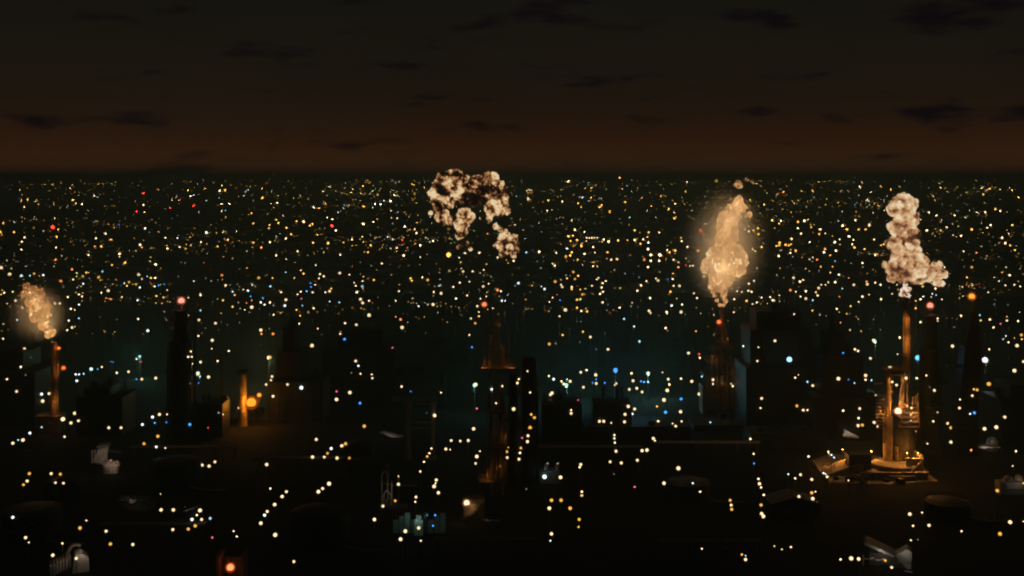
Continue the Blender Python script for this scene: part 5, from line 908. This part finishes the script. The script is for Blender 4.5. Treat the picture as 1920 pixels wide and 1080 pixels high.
# teal lit yard
TEAL = (.45, .95, .88)
d = gd(1000); s = Spot(786, d); t = thing('yard_wall', 'panelled yard wall washed in pale teal light', 'wall', s.loc)
for k in range(9): MB().box((s.x(742 + 11 * k), .12 * (k % 2), 1.9 + .5 * (k % 3)), (11 * s.u - .14 - .2 * (k % 2), .4, 3.8 + 1.0 * (k % 3))).build('panel', CONC, t)
MB().box((s.x(786), -1.4, 2.2), (2.4, 1.8, 4.4)).box((s.x(786), -1.4, 5.0), (1.4, 1.4, 1.2)).build('switch_cabinet', PALE, t)
fill_lamp(t, (s.x(764), -3.0, 4.6), TEAL, 34, .16, 1.0); fill_lamp(t, (s.x(786), -4.2, 5.2), TEAL, 60, .16, 1.0); fill_lamp(t, (s.x(834), -3.0, 4.4), TEAL, 12, .16, 1.0)
# bent white pipes
d = gd(952); s = Spot(738, d); t = thing('pipe_bend', 'bent white pipes rising in arches left of the teal lit yard', 'pipes', s.loc)
for a, b, top, rr in ((716, 727, 884, .16), (719, 733, 920, .2), (722, 736, 934, .16)):
    pts = []
    for i in range(11):
        q = math.pi * i / 10; pts.append((s.x((a + b) / 2 - (b - a) / 2 * math.cos(q)), -.2, s.z(top + (b - a) * .9) + (b - a) * .9 * s.u * math.sin(q)))
    MB().path([(s.x(a), -.2, .2)] + pts + [(s.x(b), -.2, .2)], rr, 8).build('bent_pipe', PALE, t)
MB().cyl((s.x(735), -.6, .2), (s.x(735), -.6, s.z(902)), .2, .16, 8).build('riser_pipe', PALE, t)
MB().cyl((s.x(747), .4, .2), (s.x(747), .4, s.z(890)), .22, .22, 8).build('riser_pipe', PIPE, t)
MB().box((s.x(738), .3, .4), (52 * s.u, 3, .8)).build('pipe_sleeper', DCONC, t)
fill_lamp(t, (s.x(731), -3.4, 5.0), (.95, .9, .75), 22, .14, 1.0)
# pale curved canopy
d = gd(824); s = Spot(735, d); t = thing('canopy', 'small pale curved canopy below the grey gantry', 'canopy', s.loc)
MB().prism([(s.x(712), 2.6), (s.x(720), 2.75), (s.x(732), 2.0), (s.x(748), 1.2), (s.x(756), 1.4), (s.x(754), .9), (s.x(735), .9), (s.x(728), 1.5), (s.x(720), 2.3)], -1.2, 2.0).build('roof', PALE, t)
for k in range(3): MB().cyl((s.x(722 + 14 * k), 0, 0), (s.x(722 + 14 * k), 0, 1.8 - .4 * k), .1, .1, 6).build('post', STEEL, t)
fill_lamp(t, (s.x(735), -3.0, 3.4), WARM, 45, .14, 1.0)
# red lamp between two walls at the bottom edge
d = gd(1092); s = Spot(432, d); t = thing('furnace_bay', 'narrow bay of two rusty walls lit red at the bottom edge', 'bay', s.loc)
for px in (411, 456):
    MB().box((s.x(px), 1, 3.4), (.8, 5, 6.8)).box((s.x(px), 1, 6.95), (1.1, 5.4, .3)).build('side_wall', RUST, t)
MB().box((0, 3.2, 2.6), (5.2, .5, 5.2)).build('back_wall', RUST, t)
MB().cyl((s.x(424), 1.6, 0), (s.x(424), 1.6, 5.5), .3, .3, 8).build('pipe', RUST, t)
beacon('large red orange lamp burning between two rusty walls at the bottom edge', 432, 1064, d - 1.5, (1.0, .30, .12), 2.6, .85, 60, 2.0, 'furnace_lamp')
# pale vents in the murk left of the flare tower
d = 600.0; s = Spot(1308, d); t = thing('vent_house', 'pale vent house with small cowls left of the lattice flare tower', 'plant building', s.loc)
MB().box((0, 2, s.z(712) / 2), (9, 6, s.z(712))).build('wall', DCONC, t)
for px, py in ((1304, 694), (1312, 700), (1318, 706)): MB().lathe([(.9, 0), (.9, s.z(py) - s.z(712)), (1.3, s.z(py) - s.z(712) + .4), (.5, s.z(py) - s.z(712) + 1.2)], 10, (s.x(px), 0, s.z(712))).build('vent_cowl', PALE, t)
fill_lamp(t, (s.x(1306), -4.5, s.z(700)), WARM, 240, .2, 1.0)

# two small lit pieces: the valve house under the cool floodlight and the leaning roof sheet of the lamp cluster
d = gd(908); s = Spot(1030, d); t = thing('valve_house', 'small valve house with two dim roof vents lit pale teal behind the cool floodlight', 'plant building', s.loc)
MB().box((0, 2.4, 1.7), (6.4, 3.4, 3.4)).build('wall', CONC, t)
MB().prism([(-3.5, 3.4), (3.5, 3.4), (2.6, 4.3), (-2.2, 4.0)], .5, 4.4).build('roof', ROOF, t)
for px in (1024, 1045): MB().lathe([(.5, 0), (.45, 1.0), (.8, 1.2), (.3, 1.9)], 10, (s.x(px), 2.2, 4.0)).build('vent_cowl', PALE, t)
for k in range(4): MB().path([(-2.6 + 1.5 * k, .4, .1), (-2.6 + 1.5 * k, .4, 2.2 + .4 * (k % 2)), (-2.2 + 1.5 * k, .7, 2.6 + .4 * (k % 2))], .14, 6).build('pipe', PIPE, t)
fill_lamp(t, (-1.4, -1.6, 5.4), (.55, .95, .95), 60, .15, 1.0)
d = gd(972); s = Spot(360, d); t = thing('lean_to', 'small lean to with a pale tilted roof sheet beside the lamp cluster', 'shed', s.loc, -.3)
MB().box((0, 1, 1.0), (3.6, 2.2, 2.0)).build('wall', DCONC, t)
MB().prism([(-2.4, 2.1), (1.6, 3.6), (1.9, 3.4), (-2.1, 1.9)], -1.0, 2.4).build('roof_sheet', ROOF, t)
for k in range(3): MB().cyl((-1.8 + 1.7 * k, -.8, 0), (-1.8 + 1.7 * k, -.8, 2.1 + .6 * k), .08, .08, 6).build('post', STEEL, t)
fill_lamp(t, (-.6, -2.4, 4.0), (.85, .95, 1.0), 34, .14, 1.0)
# high masts: floodlights of the plant, then others added to tint the mist
def high_mast(label, px, py, d, color, strength, r, power):
    p = at(px, py, d)
    o = MB().cyl((0, 0, 0), (0, 0, p.z - r * .8), .28, .14, 8).lathe([(r * .9, p.z - r * 1.1), (r * .9, p.z - r * .8), (r * .3, p.z - r * .7)], 10).box((0, 0, .25), (1.2, 1.2, .5)).build('high_mast_lamp', STEEL, None, (p.x, p.y, 0))
    tag(o, label, 'lamp', 'high mast floodlights')
    bm = bmesh.new(); bmesh.ops.create_icosphere(bm, subdivisions=2, radius=r)
    me = bpy.data.meshes.new('lamp_globe'); bm.to_mesh(me); bm.free()
    me.polygons.foreach_set('use_smooth', [True] * len(me.polygons))
    me.materials.append(emis('mast_' + '_'.join('%02d' % int(99 * v) for v in color), color, strength))
    g_ = bpy.data.objects.new('lamp_globe', me); COL.objects.link(g_); g_.parent = o; g_.location = (0, 0, p.z)
    light('lamp_light', (0, -r * 1.3, p.z), color, power, r, o)
MISTC = (.16, .62, .55)
high_mast('star bright cyan floodlight in front of the tall black block', 1480, 674, 440, (.35, .80, 1.0), 2.4, 1.0, 350)
high_mast('star bright blue floodlight beside the amber flare stack', 1721, 671, 424, (.16, .62, 1.0), 2.0, .95, 900)
high_mast('bright white floodlight right of the tapered tower', 1847, 675, 470, (.9, .95, 1.0), 2.2, 1.1, 1500)
high_mast('deep blue floodlight standing alone above the wide low plant', 1154, 694, 500, (.07, .36, 1.0), 1.9, .95, 7000)
high_mast('added pale teal mist light left in the murk before the faint middle tower', 1062, 722, 500, (.30, .90, .78), 1.7, .8, 8500)  # from here on, lights added to colour the haze
high_mast('added pale teal mist light right in the murk before the faint broad vessel', 1215, 700, 510, (.30, .90, .78), 1.7, .8, 10000)
high_mast('added pale teal mist light just right of the thin flare stack lamps', 171, 692, 500, (.30, .90, .78), 1.5, .7, 700)
high_mast('added pale teal mist light just right of the red beacon tower', 371, 700, 490, (.5, .86, .80), 1.6, .8, 2000)
high_mast('added pale teal mist light between derrick and dark square block', 890, 722, 480, (.30, .90, .78), 1.7, .8, 3500)
high_mast('added pale green mist light in the murk left of the black stepped tower', 1640, 640, 520, (.5, .86, .70), 1.6, .8, 6500)
high_mast('added small teal mist light low in the murk left of the red beacon tower', 262, 668, 560, (.30, .90, .78), 1.2, .55, 7000)
high_mast('added olive white mist light in the murk right of the small chimney', 504, 670, 540, (.9, .88, .5), 1.4, .8, 11000)

# ---- storage tanks, sheds and racks lying black in the foreground
for k, (px, py, rp, hp, w_) in enumerate(((60, 1000, 52, 44, 'the stepped hall'), (330, 905, 46, 40, 'the slatted roofs'), (600, 1010, 58, 50, 'the slanting lamp row'), (690, 900, 40, 34, 'the pale canopy'), (1290, 930, 40, 26, 'the low plant'), (1775, 965, 40, 24, 'the red beacon column'))):
    tank('unlit black storage tank in front of %s' % w_, px, py, rp, hp, BLACK, seed=k)
for k, (a, b, py, hp, w_) in enumerate(((250, 440, 860, 22, 'the red beacon tower foot'), (480, 640, 880, 22, 'the spire block'), (1010, 1200, 860, 22, 'the domed column'), (1230, 1420, 850, 20, 'the flare tower'), (820, 1000, 1040, 30, 'the amber round tank'), (1240, 1420, 1045, 30, 'the vertical lamp string'), (200, 380, 1010, 28, 'the lamp cluster'))):
    pipe_rack('unlit pipe rack running in front of %s' % w_, a, b, py, hp, seed=k)
for k, (a, b, py, w_) in enumerate(((1440, 1530, 960, 'the empty black yard'), (640, 700, 860, 'the lamp group mid yard'), (90, 160, 925, 'the four lamp square'))):
    shed('dark gabled shed near %s' % w_, a, b, py, 22, 36, 9, wall=BLACK, roof=BLACK)
# ------------------------------------------------------------------ lamps
LCOL = {'w': (1.0, .72, .38), 'a': (1.0, .50, .08), 'o': (1.0, .30, .07), 'O': (1.0, .34, .05), 'r': (1.0, .06, .03), 'b': (.05, .34, 1.0),
        't': (.42, .86, 1.0), 'c': (.82, .95, 1.0), 'p': (1.0, .16, .30), 'g': (.86, .80, .22), 'd': (.62, .60, .5)}
LSTR = {'w': 2.3, 'a': 1.6, 'o': 1.8, 'r': 1.5, 'b': 1.7, 't': 1.5, 'c': 1.7, 'p': 1.2, 'g': 1.1, 'd': .5}
LNAME = {'w': 'warm white', 'a': 'amber', 'o': 'orange', 'r': 'red', 'b': 'blue', 't': 'pale cyan', 'c': 'cool white', 'p': 'pink', 'g': 'yellow green', 'd': 'dim grey white'}
def parse(s):
    r = []
    for t in s.split():
        x, y, w, c = t.split(',')
        r.append((float(x), float(y), float(w), c))
    return r
lamps = parse(LAMPS)
MASTS = ((1480, 674), (1722, 671), (1847, 675), (1154, 694))      # built above as high masts
lamps = [L for L in lamps if not any(abs(L[0] - a) < 4 and abs(L[1] - b) < 4 for a, b in MASTS)]
lamps.sort(key=lambda t: -t[2])
bpy.context.view_layer.update()
DG = bpy.context.evaluated_depsgraph_get()
SKIP = ('haze', 'halo_veil', 'ground', 'flame', 'flame_scrap')
def first_hit(px, py, dmax):
    o = Vector((0, 0, H)); t = at(px, py, 1000.0); dr = (t - o).normalized()
    trav = 0.0
    for _ in range(14):
        ok, loc, nor, idx, ob, mw = SC.ray_cast(DG, o, dr)
        if not ok: return None
        if ob.name.split('.')[0] in SKIP:
            o = loc + dr * .05
            continue
        return (loc, nor) if loc.y < dmax else None
    return None
globe_me = {}
def globe_mesh(c):
    if c not in globe_me:
        bm = bmesh.new(); bmesh.ops.create_icosphere(bm, subdivisions=2, radius=1.0)
        me = bpy.data.meshes.new('lamp_globe'); bm.to_mesh(me); bm.free()
        me.polygons.foreach_set('use_smooth', [True] * len(me.polygons))
        me.materials.append(emis('lamp_glass_' + LNAME[c].replace(' ', '_'), LCOL[c], LSTR[c] * random.choice((.9, 1.15, 1.4))))
        globe_me[c] = me
    return globe_me[c]
post_me = {}
def post_mesh(h, r):
    k = (h, r)
    if k not in post_me:
        m = MB().cyl((0, 0, 0), (0, 0, h - r * .8), .16, .09, 6).cyl((0, 0, 0), (0, 0, .5), .3, .3, 6)
        m.cyl((0, 0, h - r * .9), (0, 0, h - r * .6), r * .5, r * .6, 8)
        post_me[k] = m.mesh('lamp_post', STEEL)
    return post_me[k]
wall_me = {}
def wall_mesh(r):
    if r not in wall_me:
        m = MB().box((0, r + .25, 0), (.5, .12, .5)).cyl((0, r + .2, 0), (0, r * .7, 0), .07, .07, 6)
        wall_me[r] = m.mesh('lamp_bracket', STEEL)
    return wall_me[r]
MARKS = [  # landmarks a viewer can find: photograph x, y, words
    (100, 720, 'the thin flare stack'), (70, 590, 'the small leaning flame'), (340, 640, 'the red beacon tower'), (340, 780, 'the round tower foot'),
    (470, 750, 'the orange lit chimney'), (195, 860, 'the pale striped shed'), (140, 1040, 'the pale stepped hall'), (432, 1062, 'the red lamp between two walls'), (252, 925, 'the faint slatted roofs'),
    (365, 965, 'the lamp cluster on the pale shed'), (545, 660, 'the slim dark spire'), (700, 650, 'the broad dark block'), (778, 770, 'the grey gantry'), (735, 815, 'the pale curved canopy'),
    (740, 915, 'the bent white pipes'), (785, 985, 'the teal lit yard'), (928, 640, 'the derrick top'), (930, 850, 'the derrick foot'), (885, 945, 'the amber round tank'),
    (610, 835, 'the lamp group mid yard'), (520, 940, 'the slanting lamp row'), (1170, 680, 'the faint middle tower'), (1200, 770, 'the low dark plant'), (1020, 890, 'the brightest cool floodlight'), (1060, 960, 'the amber lamp square'),
    (1350, 640, 'the lattice flare tower'), (1360, 470, 'the tall flame'), (1440, 640, 'the tall black block'), (1560, 680, 'the black stepped tower'), (1420, 930, 'the vertical amber lamp string'),
    (1665, 780, 'the amber lit flare stack'), (1640, 860, 'the orange lit plinth'), (1690, 450, 'the billowing smoke column'), (1745, 680, 'the red beacon column'), (1745, 830, 'the beacon column foot'), (1820, 650, 'the dark tapered tower'), (1820, 790, 'the tapered tower foot'),
    (1852, 840, 'the long low white shed'), (1665, 1035, 'the torn pale hall'), (1900, 905, 'the grey shed at the edge'), (880, 400, 'the mushroom fireball'), (1500, 900, 'the empty black yard'), (250, 790, 'the blue lamp pair')]
DIRS = ['to the right of', 'up and right of', 'above', 'up and left of', 'to the left of', 'down and left of', 'below', 'down and right of']
ORD = ['', 'second', 'third', 'fourth', 'fifth', 'sixth', 'seventh', 'eighth', 'ninth', 'tenth', 'eleventh', 'twelfth', 'thirteenth', 'fourteenth', 'fifteenth', 'sixteenth']
NBIG = 300
buckets = {}
for L in lamps[:NBIG]:
    px, py, w, c = L
    m = min(MARKS, key=lambda k: (k[0] - px) ** 2 + (k[1] - py) ** 2)
    a = math.degrees(math.atan2(m[1] - py, px - m[0])) % 360
    dr = DIRS[int((a + 22.5) // 45) % 8]
    sz = 'large' if w >= 9.4 else ('small' if w < 7.3 else 'mid sized')
    buckets.setdefault((m[2], dr, c, sz), []).append((math.hypot(m[0] - px, m[1] - py), L))
label_of = {}
for (mk, dr, c, sz), ls in buckets.items():
    ls.sort(key=lambda t: t[0])
    for i, (_, L) in enumerate(ls):
        o_ = (ORD[i] + ' ') if i else ('nearest ' if len(ls) > 1 else '')
        label_of[L] = '%s%s %s lamp %s %s' % (o_, sz, LNAME[c], dr, mk)
small_v = []; far_rows = []
def lamp_spot(px, py, h):
    d = gd(py, h)
    hit = first_hit(px, py, d + .5)
    return d, hit
for L in lamps[:NBIG]:
    px, py, w, c = L
    h = random.choice((5.0, 6.5, 8.0)) if py > 700 else random.choice((7.0, 9.0, 12.0))
    d, hit = lamp_spot(px, py, h)
    if hit is None:
        r = round(.5 * w * d / F * .63, 2)
        o = bpy.data.objects.new('yard_lamp', post_mesh(h, r)); COL.objects.link(o)
        p = at(px, py, d); o.location = (p.x, p.y, 0); gz = h; grp = 'lamps on posts across the plant yards'
    else:
        d = hit[0].y
        r = round(.5 * w * d / F * .63, 2)
        o = bpy.data.objects.new('wall_lamp', wall_mesh(r)); COL.objects.link(o)
        p = hit[0].lerp(Vector((0, 0, H)), (r + .28) / d)
        o.location = p; gz = 0; grp = 'lamps fixed to the plant structures'
    tag(o, label_of[L], 'lamp', grp)
    gb = bpy.data.objects.new('lamp_globe', globe_mesh(c)); COL.objects.link(gb)
    gb.parent = o; gb.location = (0, 0, gz); gb.scale = (r, r, r)

# ---- everything too small or too many to single out: one mass of little lamps, each on its mast or roof
class Dots:
    def __init__(s): s.v = []; s.f = []; s.col = []; s.mi = []
    def dot(s, p, r, col):
        o = len(s.v)
        s.v += [(p[0] + r, p[1], p[2]), (p[0] - r, p[1], p[2]), (p[0], p[1] + r, p[2]), (p[0], p[1] - r, p[2]), (p[0], p[1], p[2] + r), (p[0], p[1], p[2] - r)]
        s.f += [(o + a, o + b, o + e) for a, b, e in ((0, 2, 4), (2, 1, 4), (1, 3, 4), (3, 0, 4), (2, 0, 5), (1, 2, 5), (3, 1, 5), (0, 3, 5))]
        s.col += [col] * 6; s.mi += [0] * 8
    def mast(s, p, z0, r):
        o = len(s.v)
        for z in (z0, p[2]):
            for a in (0, 2.094, 4.189):
                s.v.append((p[0] + r * math.cos(a), p[1] + r * math.sin(a), z))
        s.f += [(o, o + 1, o + 4, o + 3), (o + 1, o + 2, o + 5, o + 4), (o + 2, o, o + 3, o + 5)]
        s.col += [(0, 0, 0, 1)] * 6; s.mi += [1] * 3
    def build(s, name, label):
        me = bpy.data.meshes.new(name); me.from_pydata(s.v, [], s.f)
        a = me.attributes.new('glow', 'FLOAT_COLOR', 'POINT'); a.data.foreach_set('color', np.array(s.col, dtype=np.float32).ravel())
        me.materials.append(DOTM); me.materials.append(STEEL)
        me.polygons.foreach_set('material_index', s.mi)
        o = bpy.data.objects.new(name, me); COL.objects.link(o)
        return tag(o, label, 'lights', kind='stuff')
DOTM = bpy.data.materials.new('little_lamps'); DOTM.use_nodes = True
n_, l_ = DOTM.node_tree.nodes, DOTM.node_tree.links
n_.clear()
do = n_.new('ShaderNodeOutputMaterial'); de = n_.new('ShaderNodeEmission'); da = n_.new('ShaderNodeAttribute'); da.attribute_name = 'glow'
l_.new(da.outputs['Color'], de.inputs['Color']); l_.new(de.outputs[0], do.inputs['Surface'])
def glow(c, k, d):
    k = k * math.exp(SIGMA * d) * 1.5
    return tuple(v * LSTR[c] * k for v in LCOL[c]) + (1,)
near = Dots()
for px, py, w, c in lamps[NBIG:]:
    h = random.uniform(4, 8) if py > 700 else random.uniform(5, 12)
    d, hit = lamp_spot(px, py, h)
    if hit is not None:
        d = hit[0].y - .6
        p = at(px, py, d)
        near.dot(p, .5 * w * d / F * .62, glow(c, 1.0, d))
    else:
        p = at(px, py, d)
        near.dot(p, .5 * w * d / F * .62, glow(c, 1.0, d)); near.mast(p, 0, .12)
near.build('small_yard_lamps', 'mass of small scattered lamps beyond and between the refinery towers')

def far_depth(py):
    if py >= 400: return min(2900.0, gd(py, 6.0))
    return 2900 + (400 - py) / 66.0 * 2600
far = Dots(); blocks = MB()
def far_dot(px, py, w, c, k, blk=True):
    d = far_depth(py) * random.uniform(.97, 1.03)
    p = at(px, py, d)
    if p.z < 3: p.z = 3
    far.dot(p, .5 * w * d / F * .62, glow(c, k, d))
    if p.z > 14 and blk:
        s = random.uniform(6, 16)
        blocks.box((p.x + random.uniform(-.3, .3) * s, p.y + s * .75, (p.z - 1) / 2), (s, s * random.uniform(.8, 1.3), p.z - 1), random.uniform(-.2, .2))
    else:
        far.mast(p, 0, .25)
for px, py, w, c in parse(FAR):
    far_dot(px, py, w * 1.1, c, 1.1)
# the anonymous carpet: clustered along streets, thinner and dimmer to the horizon
rf = random.Random(42)
streets = []
for k in range(130):
    x, y = rf.uniform(-500, 2420), 338 + 250 * rf.random() ** 1.5
    streets.append((x, y, rf.uniform(-.12, .12), rf.uniform(30, 150)))
cnt = 0
while cnt < 5200:
    if rf.random() < .45:
        sx, sy, sl, ln = rf.choice(streets)
        t = rf.gauss(0, .5) * ln
        px, py = sx + t, sy + t * sl + rf.gauss(0, 3)
    else:
        px, py = rf.uniform(-500, 2420), 338 + 290 * rf.random() ** 1.55
    if py < 338 or py > 628: continue
    if 800 < px < 960 and 320 < py < 470: pass
    cnt += 1
    t = rf.random()
    c = 'w' if t < .24 else 'a' if t < .70 else 'd' if t < .79 else 'g' if t < .86 else 'o' if t < .93 else 'c' if t < .96 else 't' if t < .98 else 'r' if t < .99 else 'b'
    k = .09 + 1.0 * rf.random() ** 4.5
    far_dot(px, py, 1.8 + 3.2 * rf.random() ** 1.8, c, k * (.55 if py < 352 else 1), rf.random() < .15)
far.build('distant_city_lights', 'carpet of tiny amber and white city lights reaching to the horizon')
# low dark housing between the lights
for k in range(1700):
    d = 950 + 4200 * rf.random() ** 1.3
    x = rf.uniform(-.62, .62) * d
    s = rf.uniform(8, 30); hh = rf.uniform(2.5, 5) + (rf.random() < .03) * 5
    blocks.box((x, d, hh / 2), (s, rf.uniform(8, 24), hh), rf.uniform(0, 1.5))
tag(blocks.build('city_blocks', mat('soot_stained_walls', (.16, .14, .115), .9, 0, .4, .02)), 'dark low city blocks spreading under the distant lights', 'buildings', kind='stuff')
